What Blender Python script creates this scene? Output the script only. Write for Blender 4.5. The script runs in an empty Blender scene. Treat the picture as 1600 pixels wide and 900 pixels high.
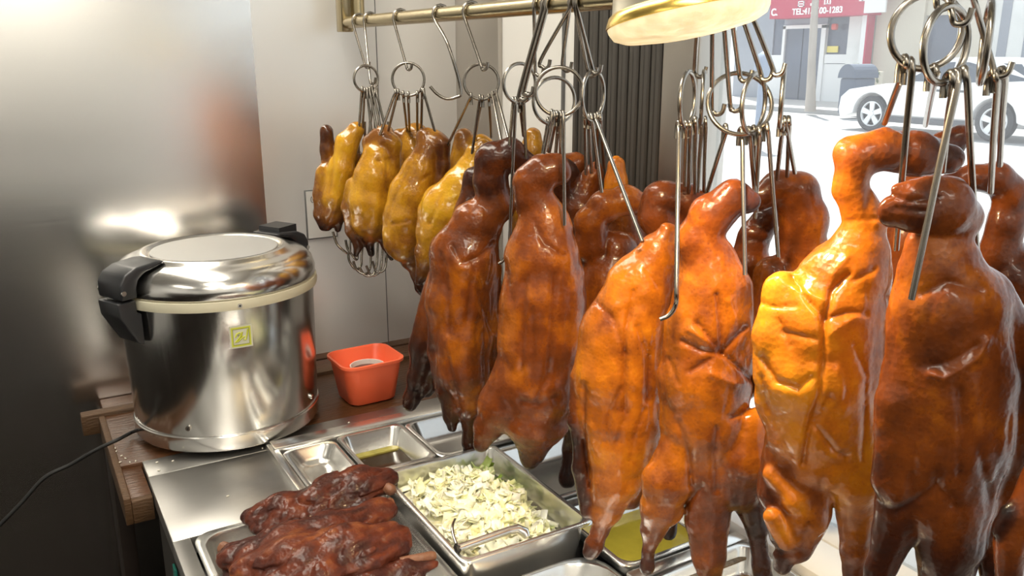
import bpy, bmesh, math, random
import numpy as np
from mathutils import Vector, Matrix

random.seed(7)
rng = np.random.RandomState(11)
S = bpy.context.scene
COL = S.collection

# ------------------------------------------------------------------ camera
F, PITCH, YAW, CZ = 1335.0, math.radians(15.3), math.radians(30.5), 1.57
cam_d = bpy.data.cameras.new('camera')
cam_d.sensor_width = 36.0
cam_d.lens = F * 36.0 / 1600.0
cam_d.clip_start = 0.02
cam = bpy.data.objects.new('camera', cam_d)
COL.objects.link(cam)
cam.location = (0, 0, CZ)
cam.rotation_euler = (math.pi / 2 - PITCH, 0, -YAW)
S.camera = cam

# ------------------------------------------------------------------ view, sky, sun, added fill lights
S.view_settings.view_transform = 'Standard'
S.view_settings.look = 'None'
S.view_settings.gamma = 1.0
S.view_settings.use_curve_mapping = False
S.view_settings.exposure = 0.0

W = bpy.data.worlds.new('sky')
S.world = W
W.use_nodes = True
bg = W.node_tree.nodes['Background']
bg.inputs[0].default_value = (0.86, 0.93, 1.0, 1)
bg.inputs[1].default_value = 1.7

sun_d = bpy.data.lights.new('sun', 'SUN')
sun_d.energy = 13.0
sun_d.angle = math.radians(1.0)
sun_d.color = (1.0, 0.96, 0.9)
sun = bpy.data.objects.new('sun', sun_d)
COL.objects.link(sun)
sun.rotation_euler = Vector((-0.30, -0.45, -1.0)).to_track_quat('-Z', 'Y').to_euler()


def area(name, loc, direction, sx, sy, power, color):
    d = bpy.data.lights.new(name, 'AREA')
    d.shape = 'RECTANGLE'
    d.size, d.size_y, d.energy, d.color = sx, sy, power, color
    o = bpy.data.objects.new(name, d)
    COL.objects.link(o)
    o.location = loc
    o.rotation_euler = Vector(direction).to_track_quat('-Z', 'Y').to_euler()
    return o


# unseen ceiling fill lights added to brighten the shop (their housings are built further down)
FILL = [(-0.9, -1.75), (0.25, -1.95), (-1.55, 0.1), (0.12, 1.42), (-0.15, -0.25)]
FILL_POWER = [9, 12, 3, 20, 13]
for (fx, fy), pw in zip(FILL, FILL_POWER):
    area('fill_lamp', (fx, fy, 2.615), (0, 0, -1), 0.30, 1.15, pw, (1.0, 0.93, 0.80))

# ------------------------------------------------------------------ picture geometry helpers (numpy, world metres)
FH = np.array([math.sin(YAW), math.cos(YAW), 0.0])
RT = np.array([math.cos(YAW), -math.sin(YAW), 0.0])
UZ = np.array([0.0, 0.0, 1.0])
FW = FH * math.cos(PITCH) - UZ * math.sin(PITCH)
UP = UZ * math.cos(PITCH) + FH * math.sin(PITCH)
CAM = np.array([0.0, 0.0, CZ])


def ray(x, y):
    return FW + RT * ((x - 800) / F) + UP * ((450 - y) / F)


def on_z(x, y, z):
    r = ray(x, y)
    return CAM + r * ((z - CZ) / r[2])


def on_x(x, y, X):
    r = ray(x, y)
    return CAM + r * (X / r[0])


def on_y(x, y, Y):
    r = ray(x, y)
    return CAM + r * (Y / r[1])


def on_d(x, y, D):
    """point on the upright plane at horizontal distance D in front of the viewer"""
    r = ray(x, y)
    return CAM + r * (D / (r @ FH))


def unit_at(x, y, D):
    r = ray(x, y)
    return (D / (r @ FH)) / F          # metres per pixel there


# ------------------------------------------------------------------ object helpers
def link(name, me, mat=None, parent=None):
    o = bpy.data.objects.new(name, me)
    COL.objects.link(o)
    if mat is not None:
        me.materials.append(mat)
    if parent is not None:
        o.parent = parent
        o.matrix_parent_inverse = parent.matrix_basis.inverted()
    return o


def tag(o, label=None, cat=None, group=None, kind=None):
    if label: o['label'] = label
    if cat: o['category'] = cat
    if group: o['group'] = group
    if kind: o['kind'] = kind
    return o


def empty(name, loc):
    o = bpy.data.objects.new(name, None)
    COL.objects.link(o)
    o.location = loc
    o.empty_display_size = 0.05
    return o


def mesh_from(verts, faces, smooth=True):
    me = bpy.data.meshes.new('m')
    me.from_pydata([tuple(map(float, v)) for v in verts], [], [tuple(f) for f in faces])
    me.update()
    if smooth:
        me.polygons.foreach_set('use_smooth', [True] * len(me.polygons))
    return me


def bm_mesh(bm, smooth=True, angle=None):
    me = bpy.data.meshes.new('m')
    bmesh.ops.recalc_face_normals(bm, faces=bm.faces)
    bm.to_mesh(me)
    bm.free()
    if smooth:
        me.polygons.foreach_set('use_smooth', [True] * len(me.polygons))
        if angle:
            me.set_sharp_from_angle(angle=math.radians(angle))
    return me


def box_mesh(x0, x1, y0, y1, z0, z1, bevel=0.0, seg=2):
    bm = bmesh.new()
    bmesh.ops.create_cube(bm, size=1.0)
    bmesh.ops.scale(bm, vec=(abs(x1 - x0), abs(y1 - y0), abs(z1 - z0)), verts=bm.verts)
    bmesh.ops.translate(bm, vec=((x0 + x1) / 2, (y0 + y1) / 2, (z0 + z1) / 2), verts=bm.verts)
    if bevel > 0:
        bmesh.ops.bevel(bm, geom=bm.edges[:], offset=bevel, segments=seg, affect='EDGES', profile=0.5)
    return bm_mesh(bm, bevel > 0, 40)


def box(name, mat, x0, x1, y0, y1, z0, z1, bevel=0.0, parent=None):
    return link(name, box_mesh(x0, x1, y0, y1, z0, z1, bevel), mat, parent)


def struct(o):
    o['kind'] = 'structure'
    return o


def catmull(P, n):
    P = [np.array(p, float) for p in P]
    if len(P) < 3:
        return P
    Q = [2 * P[0] - P[1]] + P + [2 * P[-1] - P[-2]]
    out = []
    for i in range(1, len(Q) - 2):
        for k in range(n):
            t = k / n
            a, b, c, d = Q[i - 1], Q[i], Q[i + 1], Q[i + 2]
            out.append(0.5 * ((2 * b) + (c - a) * t + (2 * a - 5 * b + 4 * c - d) * t * t + (3 * b - a - 3 * c + d) * t ** 3))
    out.append(P[-1])
    return out


def tube_data(P, r, sides=8, closed=False):
    P = [np.array(p, float) for p in P]
    n = len(P)
    vs, fs = [], []
    T = []
    for i in range(n):
        a = P[(i - 1) % n] if (closed or i > 0) else P[i]
        b = P[(i + 1) % n] if (closed or i < n - 1) else P[i]
        t = b - a
        T.append(t / (np.linalg.norm(t) + 1e-12))
    ref = np.array([0.0, 0.0, 1.0]) if abs(T[0][2]) < 0.9 else np.array([1.0, 0.0, 0.0])
    N = np.cross(T[0], ref); N /= np.linalg.norm(N)
    for i in range(n):
        N = N - T[i] * (N @ T[i]); N /= (np.linalg.norm(N) + 1e-12)
        B = np.cross(T[i], N)
        rr = r[i] if hasattr(r, '__len__') else r
        for k in range(sides):
            a = 2 * math.pi * k / sides
            vs.append(P[i] + (N * math.cos(a) + B * math.sin(a)) * rr)
    m = n if closed else n - 1
    for i in range(m):
        for k in range(sides):
            a, b = i * sides + k, i * sides + (k + 1) % sides
            j = ((i + 1) % n) * sides
            fs.append((a, b, j + (k + 1) % sides, j + k))
    if not closed:
        fs.append(tuple(reversed(range(sides))))
        fs.append(tuple((n - 1) * sides + k for k in range(sides)))
    return vs, fs


def tube(name, P, r, mat, parent=None, sides=8, closed=False, smooth_n=0):
    if smooth_n:
        P = catmull(P, smooth_n)
    v, f = tube_data(P, r, sides, closed)
    me = mesh_from(v, f)
    me.set_sharp_from_angle(angle=math.radians(60))
    return link(name, me, mat, parent)


def lathe_data(profile, n=48, center=(0, 0, 0), cap=True):
    """profile: (radius, z) bottom to top or any order, closed with end caps"""
    vs, fs = [], []
    cx, cy, cz = center
    for (r, z) in profile:
        for k in range(n):
            a = 2 * math.pi * k / n
            vs.append((cx + r * math.cos(a), cy + r * math.sin(a), cz + z))
    for i in range(len(profile) - 1):
        for k in range(n):
            a, b = i * n + k, i * n + (k + 1) % n
            fs.append((a, b, b + n, a + n))
    if cap:
        fs.append(tuple(reversed(range(n))))
        fs.append(tuple((len(profile) - 1) * n + k for k in range(n)))
    return vs, fs


def lathe(name, profile, mat, parent=None, n=48, center=(0, 0, 0), cap=True, angle=35):
    v, f = lathe_data(profile, n, center, cap)
    me = mesh_from(v, f)
    me.set_sharp_from_angle(angle=math.radians(angle))
    return link(name, me, mat, parent)


def rrect(x0, x1, y0, y1, r, z, n=6):
    pts = []
    for (cx, cy, a0) in ((x1 - r, y1 - r, 0), (x0 + r, y1 - r, 90), (x0 + r, y0 + r, 180), (x1 - r, y0 + r, 270)):
        for k in range(n + 1):
            a = math.radians(a0 + 90 * k / n)
            pts.append((cx + r * math.cos(a), cy + r * math.sin(a), z))
    return pts


def loft(rings, cap0=True, cap1=True):
    n = len(rings[0])
    vs = [p for r in rings for p in r]
    fs = []
    for i in range(len(rings) - 1):
        for k in range(n):
            a, b = i * n + k, i * n + (k + 1) % n
            fs.append((a, b, b + n, a + n))
    if cap0: fs.append(tuple(reversed(range(n))))
    if cap1: fs.append(tuple((len(rings) - 1) * n + k for k in range(n)))
    return vs, fs


# ------------------------------------------------------------------ materials
def mat_new(name):
    m = bpy.data.materials.new(name)
    m.use_nodes = True
    nt = m.node_tree
    return m, nt, nt.nodes['Principled BSDF']


def N(nt, t, **kw):
    n = nt.nodes.new(t)
    for k, v in kw.items():
        setattr(n, k, v)
    return n


def simple(name, col, rough=0.5, metal=0.0, noise=0.0, nscale=8.0, bump=0.0, bscale=40.0, spec=0.5, coat=0.0, stretch=(1, 1, 1)):
    m, nt, b = mat_new(name)
    b.inputs['Roughness'].default_value = rough
    b.inputs['Metallic'].default_value = metal
    b.inputs['Specular IOR Level'].default_value = spec
    b.inputs['Coat Weight'].default_value = coat
    b.inputs['Base Color'].default_value = (*col, 1)
    tc = N(nt, 'ShaderNodeTexCoord')
    mp = N(nt, 'ShaderNodeMapping')
    mp.inputs['Scale'].default_value = stretch
    nt.links.new(tc.outputs['Object'], mp.inputs['Vector'])
    if noise > 0:
        nz = N(nt, 'ShaderNodeTexNoise')
        nz.inputs['Scale'].default_value = nscale
        nz.inputs['Detail'].default_value = 5
        nt.links.new(mp.outputs[0], nz.inputs['Vector'])
        mx = N(nt, 'ShaderNodeMix', data_type='RGBA')
        mx.inputs[6].default_value = (*[c * (1 - noise) for c in col], 1)
        mx.inputs[7].default_value = (*[min(1, c * (1 + noise)) for c in col], 1)
        nt.links.new(nz.outputs['Fac'], mx.inputs[0])
        nt.links.new(mx.outputs[2], b.inputs['Base Color'])
    if bump > 0:
        nb = N(nt, 'ShaderNodeTexNoise')
        nb.inputs['Scale'].default_value = bscale
        nb.inputs['Detail'].default_value = 4
        nt.links.new(mp.outputs[0], nb.inputs['Vector'])
        bp = N(nt, 'ShaderNodeBump')
        bp.inputs['Strength'].default_value = bump
        bp.inputs['Distance'].default_value = 0.01
        nt.links.new(nb.outputs['Fac'], bp.inputs['Height'])
        nt.links.new(bp.outputs[0], b.inputs['Normal'])
    return m


def brushed(name, col, rough, streak, wave=0.0, grain=0.10, wscale=1.5, stretch=(2, 2, 120), dirt_haze=0.0, wstretch=(1, 1, 1)):
    """brushed sheet steel: fine streaks in roughness and relief, slow waves in the sheet"""
    m, nt, b = mat_new(name)
    b.inputs['Metallic'].default_value = 1.0
    b.inputs['Base Color'].default_value = (*col, 1)
    tc = N(nt, 'ShaderNodeTexCoord')
    mp = N(nt, 'ShaderNodeMapping'); mp.inputs['Scale'].default_value = stretch
    nt.links.new(tc.outputs['Object'], mp.inputs['Vector'])
    nz = N(nt, 'ShaderNodeTexNoise'); nz.inputs['Scale'].default_value = 3.0; nz.inputs['Detail'].default_value = 6
    nt.links.new(mp.outputs[0], nz.inputs['Vector'])
    mr = N(nt, 'ShaderNodeMapRange')
    mr.inputs[3].default_value = rough - streak; mr.inputs[4].default_value = rough + streak
    nt.links.new(nz.outputs['Fac'], mr.inputs[0])
    nt.links.new(mr.outputs[0], b.inputs['Roughness'])
    last = None
    if wave > 0:
        mw = N(nt, 'ShaderNodeMapping'); mw.inputs['Scale'].default_value = wstretch
        nt.links.new(tc.outputs['Object'], mw.inputs['Vector'])
        nw = N(nt, 'ShaderNodeTexNoise'); nw.inputs['Scale'].default_value = wscale; nw.inputs['Detail'].default_value = 1.0
        nt.links.new(mw.outputs[0], nw.inputs['Vector'])
        bw = N(nt, 'ShaderNodeBump'); bw.inputs['Strength'].default_value = 1.0; bw.inputs['Distance'].default_value = wave
        nt.links.new(nw.outputs['Fac'], bw.inputs['Height'])
        last = bw
    bp = N(nt, 'ShaderNodeBump'); bp.inputs['Strength'].default_value = grain; bp.inputs['Distance'].default_value = 0.0004
    nt.links.new(nz.outputs['Fac'], bp.inputs['Height'])
    if last: nt.links.new(last.outputs[0], bp.inputs['Normal'])
    nt.links.new(bp.outputs[0], b.inputs['Normal'])
    if dirt_haze > 0:
        nd = N(nt, 'ShaderNodeTexNoise'); nd.inputs['Scale'].default_value = 9; nd.inputs['Detail'].default_value = 6
        nt.links.new(tc.outputs['Object'], nd.inputs['Vector'])
        cr = N(nt, 'ShaderNodeValToRGB')
        cr.color_ramp.elements[0].position = 0.5; cr.color_ramp.elements[0].color = (*col, 1)
        cr.color_ramp.elements[1].position = 0.75; cr.color_ramp.elements[1].color = (*[c * (1 - dirt_haze) for c in col], 1)
        nt.links.new(nd.outputs['Fac'], cr.inputs[0])
        nt.links.new(cr.outputs[0], b.inputs['Base Color'])
    return m


M = {}
M['wall_steel'] = brushed('wall_steel', (0.84, 0.825, 0.80), 0.215, 0.02, wave=0.035, wscale=1.1, stretch=(2, 2, 90), wstretch=(0.55, 1, 1.6), grain=0.012)
M['wall_satin'] = brushed('wall_satin', (0.84, 0.825, 0.80), 0.292, 0.01, wave=0.035, wscale=1.1, stretch=(2, 2, 90), wstretch=(0.55, 1, 1.6), grain=0.012)


def brighten_wall(m):
    """brightness painted into the sheet towards the corner: paler, less mirror-like, rougher"""
    nt = m.node_tree; b = nt.nodes['Principled BSDF']
    tc = N(nt, 'ShaderNodeTexCoord'); sp = N(nt, 'ShaderNodeSeparateXYZ')
    nt.links.new(tc.outputs['Object'], sp.inputs[0])
    nz = N(nt, 'ShaderNodeTexNoise'); nz.inputs['Scale'].default_value = 2.2; nz.inputs['Detail'].default_value = 2
    nt.links.new(tc.outputs['Object'], nz.inputs['Vector'])
    ad = N(nt, 'ShaderNodeMath', operation='MULTIPLY_ADD'); ad.inputs[1].default_value = 0.0
    nt.links.new(nz.outputs['Fac'], ad.inputs[0]); nt.links.new(sp.outputs[0], ad.inputs[2])
    mr = N(nt, 'ShaderNodeMapRange'); mr.interpolation_type = 'SMOOTHSTEP'
    mr.inputs[1].default_value = 0.34; mr.inputs[2].default_value = 0.62; mr.inputs[3].default_value = 0.95; mr.inputs[4].default_value = 0.5
    nt.links.new(ad.outputs[0], mr.inputs[0]); nt.links.new(mr.outputs[0], b.inputs['Metallic'])
    old = b.inputs['Roughness'].links[0].from_socket
    m2 = N(nt, 'ShaderNodeMath', operation='MULTIPLY_ADD'); m2.inputs[1].default_value = -0.1; m2.inputs[2].default_value = 0.1
    nt.links.new(mr.outputs[0], m2.inputs[0])
    m3 = N(nt, 'ShaderNodeMath', operation='ADD')
    nt.links.new(old, m3.inputs[0]); nt.links.new(m2.outputs[0], m3.inputs[1]); nt.links.new(m3.outputs[0], b.inputs['Roughness'])


brighten_wall(M['wall_satin'])
M['counter_steel'] = brushed('counter_steel', (0.50, 0.49, 0.47), 0.40, 0.06, stretch=(3, 70, 3), dirt_haze=0.25)
M['pan_steel'] = brushed('pan_steel', (0.80, 0.79, 0.76), 0.23, 0.03, stretch=(12, 12, 12), dirt_haze=0.12, grain=0.03)
M['pan_steel'].node_tree.nodes['Principled BSDF'].inputs['Metallic'].default_value = 0.93
M['cooker_steel'] = brushed('cooker_steel', (0.66, 0.65, 0.63), 0.20, 0.04, stretch=(60, 60, 1.2))
M['lid_steel'] = brushed('lid_steel', (0.78, 0.765, 0.74), 0.20, 0.04, stretch=(6, 6, 6))
M['hook_steel'] = simple('hook_steel', (0.34, 0.31, 0.27), 0.27, 1.0, noise=0.25, nscale=30)
M['rail_steel'] = simple('rail_steel', (0.50, 0.42, 0.26), 0.26, 1.0, noise=0.12, nscale=6, stretch=(1, 8, 1))  # brass tone puts the lamp's warm reflection into the base colour
M['frame_steel'] = brushed('frame_steel', (0.50, 0.47, 0.43), 0.38, 0.05, stretch=(40, 40, 2))
M['plastic_dark'] = simple('plastic_dark', (0.022, 0.023, 0.026), 0.38, noise=0.2, nscale=12)
M['rubber'] = simple('rubber', (0.012, 0.012, 0.012), 0.6)
M['gasket'] = simple('gasket', (0.70, 0.66, 0.50), 0.45, noise=0.08, nscale=10)
M['wood'] = simple('wood', (0.085, 0.034, 0.012), 0.35, noise=0.45, nscale=7, bump=0.3, bscale=20, stretch=(1.2, 9, 9))
M['wood_edge'] = simple('wood_edge', (0.085, 0.042, 0.016), 0.6, noise=0.35, nscale=9, bump=0.3, bscale=25, stretch=(2, 9, 9))
M['orange'] = simple('orange', (0.95, 0.16, 0.065), 0.34, noise=0.05, nscale=8)
M['orange'].node_tree.nodes['Principled BSDF'].inputs['Subsurface Weight'].default_value = 0.15
M['orange'].node_tree.nodes['Principled BSDF'].inputs['Subsurface Radius'].default_value = (0.02, 0.006, 0.002)
M['white_ceramic'] = simple('white_ceramic', (0.75, 0.72, 0.66), 0.25)
M['red_sauce'] = simple('red_sauce', (0.16, 0.025, 0.01), 0.12)
M['brown_sauce'] = simple('brown_sauce', (0.035, 0.020, 0.008), 0.12, noise=0.3, nscale=30)
M['grease'] = simple('grease', (0.34, 0.30, 0.07), 0.3, noise=0.5, nscale=45, bump=0.4, bscale=60)
M['yellow_broth'] = simple('yellow_broth', (0.55, 0.44, 0.05), 0.08, noise=0.3, nscale=28)
M['amber_broth'] = simple('amber_broth', (0.50, 0.30, 0.09), 0.10, noise=0.45, nscale=22)
M['residue'] = simple('residue', (0.36, 0.27, 0.17), 0.5, noise=0.5, nscale=80, bump=0.8, bscale=120)
M['white_wall'] = simple('white_wall', (0.78, 0.77, 0.74), 0.55, noise=0.03, nscale=3)
M['ceiling'] = simple('ceiling', (0.60, 0.58, 0.53), 0.7, noise=0.03, nscale=3)
M['floor'] = simple('floor', (0.012, 0.009, 0.007), 0.8, noise=0.3, nscale=5, spec=0.08)
M['dark_wood'] = simple('dark_wood', (0.022, 0.014, 0.010), 0.5, noise=0.3, nscale=5, stretch=(1, 1, 6))
M['gate'] = simple('gate', (0.085, 0.078, 0.070), 0.42, 0.3, noise=0.2, nscale=9, stretch=(8, 8, 1))
M['black'] = simple('black', (0.010, 0.010, 0.010), 0.5)
M['teal'] = simple('teal', (0.03, 0.26, 0.20), 0.5)
M['card'] = simple('card', (0.62, 0.61, 0.58), 0.5)
M['grey_edge'] = simple('grey_edge', (0.16, 0.16, 0.16), 0.4, 0.4)
M['sill'] = simple('sill', (0.86, 0.86, 0.84), 0.35, noise=0.03)
M['rice'] = simple('rice', (0.80, 0.77, 0.68), 0.4)
M['badge_white'] = simple('badge_white', (0.66, 0.67, 0.55), 0.35)
M['badge_yellow'] = simple('badge_yellow', (0.62, 0.66, 0.07), 0.35)
M['badge_olive'] = simple('badge_olive', (0.22, 0.24, 0.03), 0.4)
M['screw'] = simple('screw', (0.7, 0.69, 0.66), 0.22, 1.0)
M['bone'] = simple('bone', (0.20, 0.085, 0.045), 0.45, noise=0.4, nscale=60, bump=0.4, bscale=90)
M['lamp_shade'] = simple('lamp_shade', (0.62, 0.58, 0.46), 0.34, 0.85, noise=0.05)
M['lamp_gold'] = simple('lamp_gold', (0.80, 0.56, 0.14), 0.25, 1.0)
# street
M['asphalt'] = simple('asphalt', (0.34, 0.34, 0.34), 0.85, noise=0.12, nscale=1.5)
M['pavement'] = simple('pavement', (0.46, 0.45, 0.43), 0.85, noise=0.1, nscale=2)
M['kerb'] = simple('kerb', (0.30, 0.30, 0.30), 0.8)
M['beige'] = simple('beige', (0.52, 0.47, 0.38), 0.8, noise=0.06, nscale=1.2)
M['grey_wall'] = simple('grey_wall', (0.24, 0.26, 0.30), 0.8, noise=0.08, nscale=1.2)
M['pale_wall'] = simple('pale_wall', (0.66, 0.66, 0.64), 0.8, noise=0.25, nscale=2.2)
M['shop_glass'] = simple('shop_glass', (0.075, 0.09, 0.13), 0.15, noise=0.5, nscale=0.9)
M['trim_white'] = simple('trim_white', (0.68, 0.68, 0.67), 0.5)
M['awning_red'] = simple('awning_red', (0.42, 0.018, 0.060), 0.7, noise=0.05)
M['letter_white'] = simple('letter_white', (0.85, 0.82, 0.82), 0.6)
M['bark'] = simple('bark', (0.34, 0.30, 0.26), 0.9, noise=0.3, nscale=7, stretch=(1, 1, 0.25), bump=0.4, bscale=9)
M['bin'] = simple('bin', (0.055, 0.075, 0.115), 0.5)
M['leaf'] = simple('leaf', (0.11, 0.17, 0.06), 0.6, noise=0.3)
M['car_white'] = simple('car_white', (0.80, 0.80, 0.80), 0.25, coat=0.5)
M['car_glass'] = simple('car_glass', (0.05, 0.065, 0.09), 0.08)
M['car_trim'] = simple('car_trim', (0.05, 0.055, 0.065), 0.5)
M['tyre'] = simple('tyre', (0.03, 0.032, 0.036), 0.7)
M['alloy'] = simple('alloy', (0.75, 0.76, 0.77), 0.4)
M['tail_red'] = simple('tail_red', (0.45, 0.04, 0.04), 0.3)
M['poster_yellow'] = simple('poster_yellow', (0.72, 0.60, 0.12), 0.6)
M['lantern_red'] = simple('lantern_red', (0.55, 0.06, 0.04), 0.6)
M['meter'] = simple('meter', (0.22, 0.27, 0.36), 0.5, 0.3)


def glass_mat(name, dirt_haze):
    m = bpy.data.materials.new(name); m.use_nodes = True
    nt = m.node_tree
    nt.nodes.remove(nt.nodes['Principled BSDF'])
    out = nt.nodes['Material Output']
    tr = N(nt, 'ShaderNodeBsdfTransparent'); tr.inputs[0].default_value = (0.95, 0.97, 0.97, 1)
    gl = N(nt, 'ShaderNodeBsdfGlossy'); gl.inputs['Roughness'].default_value = 0.02
    df = N(nt, 'ShaderNodeBsdfTranslucent'); df.inputs[0].default_value = (0.9, 0.9, 0.92, 1)
    lw = N(nt, 'ShaderNodeLayerWeight'); lw.inputs[0].default_value = 0.2
    mp = N(nt, 'ShaderNodeMath', operation='MULTIPLY'); mp.inputs[1].default_value = 0.45
    nt.links.new(lw.outputs['Fresnel'], mp.inputs[0])
    m1 = N(nt, 'ShaderNodeMixShader')
    nt.links.new(mp.outputs[0], m1.inputs[0]); nt.links.new(tr.outputs[0], m1.inputs[1]); nt.links.new(gl.outputs[0], m1.inputs[2])
    tc = N(nt, 'ShaderNodeTexCoord')
    nz = N(nt, 'ShaderNodeTexNoise'); nz.inputs['Scale'].default_value = 3.5; nz.inputs['Detail'].default_value = 3
    nt.links.new(tc.outputs['Object'], nz.inputs['Vector'])
    md = N(nt, 'ShaderNodeMapRange'); md.inputs[1].default_value = 0.3; md.inputs[2].default_value = 0.8
    md.inputs[3].default_value = dirt_haze * 0.6; md.inputs[4].default_value = dirt_haze * 1.5
    nt.links.new(nz.outputs['Fac'], md.inputs[0])
    m2 = N(nt, 'ShaderNodeMixShader')
    nt.links.new(md.outputs[0], m2.inputs[0]); nt.links.new(m1.outputs[0], m2.inputs[1]); nt.links.new(df.outputs[0], m2.inputs[2])
    nt.links.new(m2.outputs[0], out.inputs[0])
    return m


M['window_glass'] = glass_mat('window_glass', 0.11)  # pale film puts the washed-out haze over the street into the glass


def glow_mat(name, col, strength, tex=0.0):
    m, nt, b = mat_new(name)
    b.inputs['Base Color'].default_value = (*[min(1, c) for c in col], 1)
    b.inputs['Roughness'].default_value = 0.35
    b.inputs['Emission Color'].default_value = (*col, 1)
    b.inputs['Emission Strength'].default_value = strength
    if tex > 0:
        tc = N(nt, 'ShaderNodeTexCoord')
        nz = N(nt, 'ShaderNodeTexNoise'); nz.inputs['Scale'].default_value = 60; nz.inputs['Detail'].default_value = 4
        nt.links.new(tc.outputs['Object'], nz.inputs['Vector'])
        mr = N(nt, 'ShaderNodeMapRange'); mr.inputs[1].default_value = 0.35; mr.inputs[2].default_value = 0.7
        mr.inputs[3].default_value = strength * (1 - tex); mr.inputs[4].default_value = strength * (1 + tex)
        nt.links.new(nz.outputs['Fac'], mr.inputs[0])
        nt.links.new(mr.outputs[0], b.inputs['Emission Strength'])
        bp = N(nt, 'ShaderNodeBump'); bp.inputs['Strength'].default_value = 0.5; bp.inputs['Distance'].default_value = 0.004
        nt.links.new(nz.outputs['Fac'], bp.inputs['Height'])
        nt.links.new(bp.outputs[0], b.inputs['Normal'])
    return m


M['lamp_lens'] = glow_mat('lamp_lens', (1.0, 0.83, 0.48), 0.72, 0.3)
M['fill_glow'] = glow_mat('fill_glow', (1.0, 0.95, 0.85), 4.0)


def skin_mat(name, stops, rough=0.27, mottle=0.16, sss=0.12, bump=0.35, coat=0.35):
    """roasted skin: the 'roast' attribute (0 pale - 1 charred, painted light and shade included) drives the colour"""
    m, nt, b = mat_new(name)
    at = N(nt, 'ShaderNodeAttribute', attribute_name='roast')
    tc = N(nt, 'ShaderNodeTexCoord')
    n1 = N(nt, 'ShaderNodeTexNoise'); n1.inputs['Scale'].default_value = 26; n1.inputs['Detail'].default_value = 6; n1.inputs['Roughness'].default_value = 0.6
    nt.links.new(tc.outputs['Object'], n1.inputs['Vector'])
    s1 = N(nt, 'ShaderNodeMapRange'); s1.inputs[1].default_value = 0.3; s1.inputs[2].default_value = 0.7; s1.inputs[3].default_value = -mottle; s1.inputs[4].default_value = mottle
    nt.links.new(n1.outputs['Fac'], s1.inputs[0])
    ad = N(nt, 'ShaderNodeMath', operation='ADD')
    nt.links.new(at.outputs['Fac'], ad.inputs[0]); nt.links.new(s1.outputs[0], ad.inputs[1])
    # pores
    vo = N(nt, 'ShaderNodeTexVoronoi'); vo.inputs['Scale'].default_value = 190
    nt.links.new(tc.outputs['Object'], vo.inputs['Vector'])
    pv = N(nt, 'ShaderNodeMapRange'); pv.inputs[1].default_value = 0.0; pv.inputs[2].default_value = 0.35; pv.inputs[3].default_value = 0.07; pv.inputs[4].default_value = 0.0
    nt.links.new(vo.outputs['Distance'], pv.inputs[0])
    a2 = N(nt, 'ShaderNodeMath', operation='ADD')
    nt.links.new(ad.outputs[0], a2.inputs[0]); nt.links.new(pv.outputs[0], a2.inputs[1])
    cr = N(nt, 'ShaderNodeValToRGB')
    el = cr.color_ramp.elements
    while len(el) < len(stops): el.new(0.5)
    for e, (p, c) in zip(el, stops):
        e.position = p; e.color = (*c, 1)
    nt.links.new(a2.outputs[0], cr.inputs[0])
    nt.links.new(cr.outputs[0], b.inputs['Base Color'])
    b.inputs['Subsurface Weight'].default_value = sss
    b.inputs['Subsurface Radius'].default_value = (0.018, 0.006, 0.002)
    b.inputs['Coat Weight'].default_value = coat
    b.inputs['Coat Roughness'].default_value = 0.07
    b.inputs['Specular IOR Level'].default_value = 0.22
    rr = N(nt, 'ShaderNodeMapRange'); rr.inputs[1].default_value = 0.3; rr.inputs[2].default_value = 0.7; rr.inputs[3].default_value = rough - 0.08; rr.inputs[4].default_value = rough + 0.14
    nt.links.new(n1.outputs['Fac'], rr.inputs[0]); nt.links.new(rr.outputs[0], b.inputs['Roughness'])
    # wrinkles: vertical-ish fine folds + blisters
    mp = N(nt, 'ShaderNodeMapping'); mp.inputs['Scale'].default_value = (1, 1, 0.45)
    nt.links.new(tc.outputs['Object'], mp.inputs['Vector'])
    n2 = N(nt, 'ShaderNodeTexNoise'); n2.noise_type = 'RIDGED_MULTIFRACTAL'; n2.inputs['Scale'].default_value = 21; n2.inputs['Detail'].default_value = 6; n2.inputs['Roughness'].default_value = 0.5; n2.inputs['Distortion'].default_value = 1.0
    nt.links.new(mp.outputs[0], n2.inputs['Vector'])
    b1 = N(nt, 'ShaderNodeBump'); b1.inputs['Strength'].default_value = bump; b1.inputs['Distance'].default_value = 0.0042
    nt.links.new(n2.outputs['Fac'], b1.inputs['Height'])
    b2 = N(nt, 'ShaderNodeBump'); b2.inputs['Strength'].default_value = bump * 0.5; b2.inputs['Distance'].default_value = 0.002
    nt.links.new(vo.outputs['Distance'], b2.inputs['Height']); nt.links.new(b1.outputs[0], b2.inputs['Normal'])
    nt.links.new(b2.outputs[0], b.inputs['Normal'])
    return m


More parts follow.
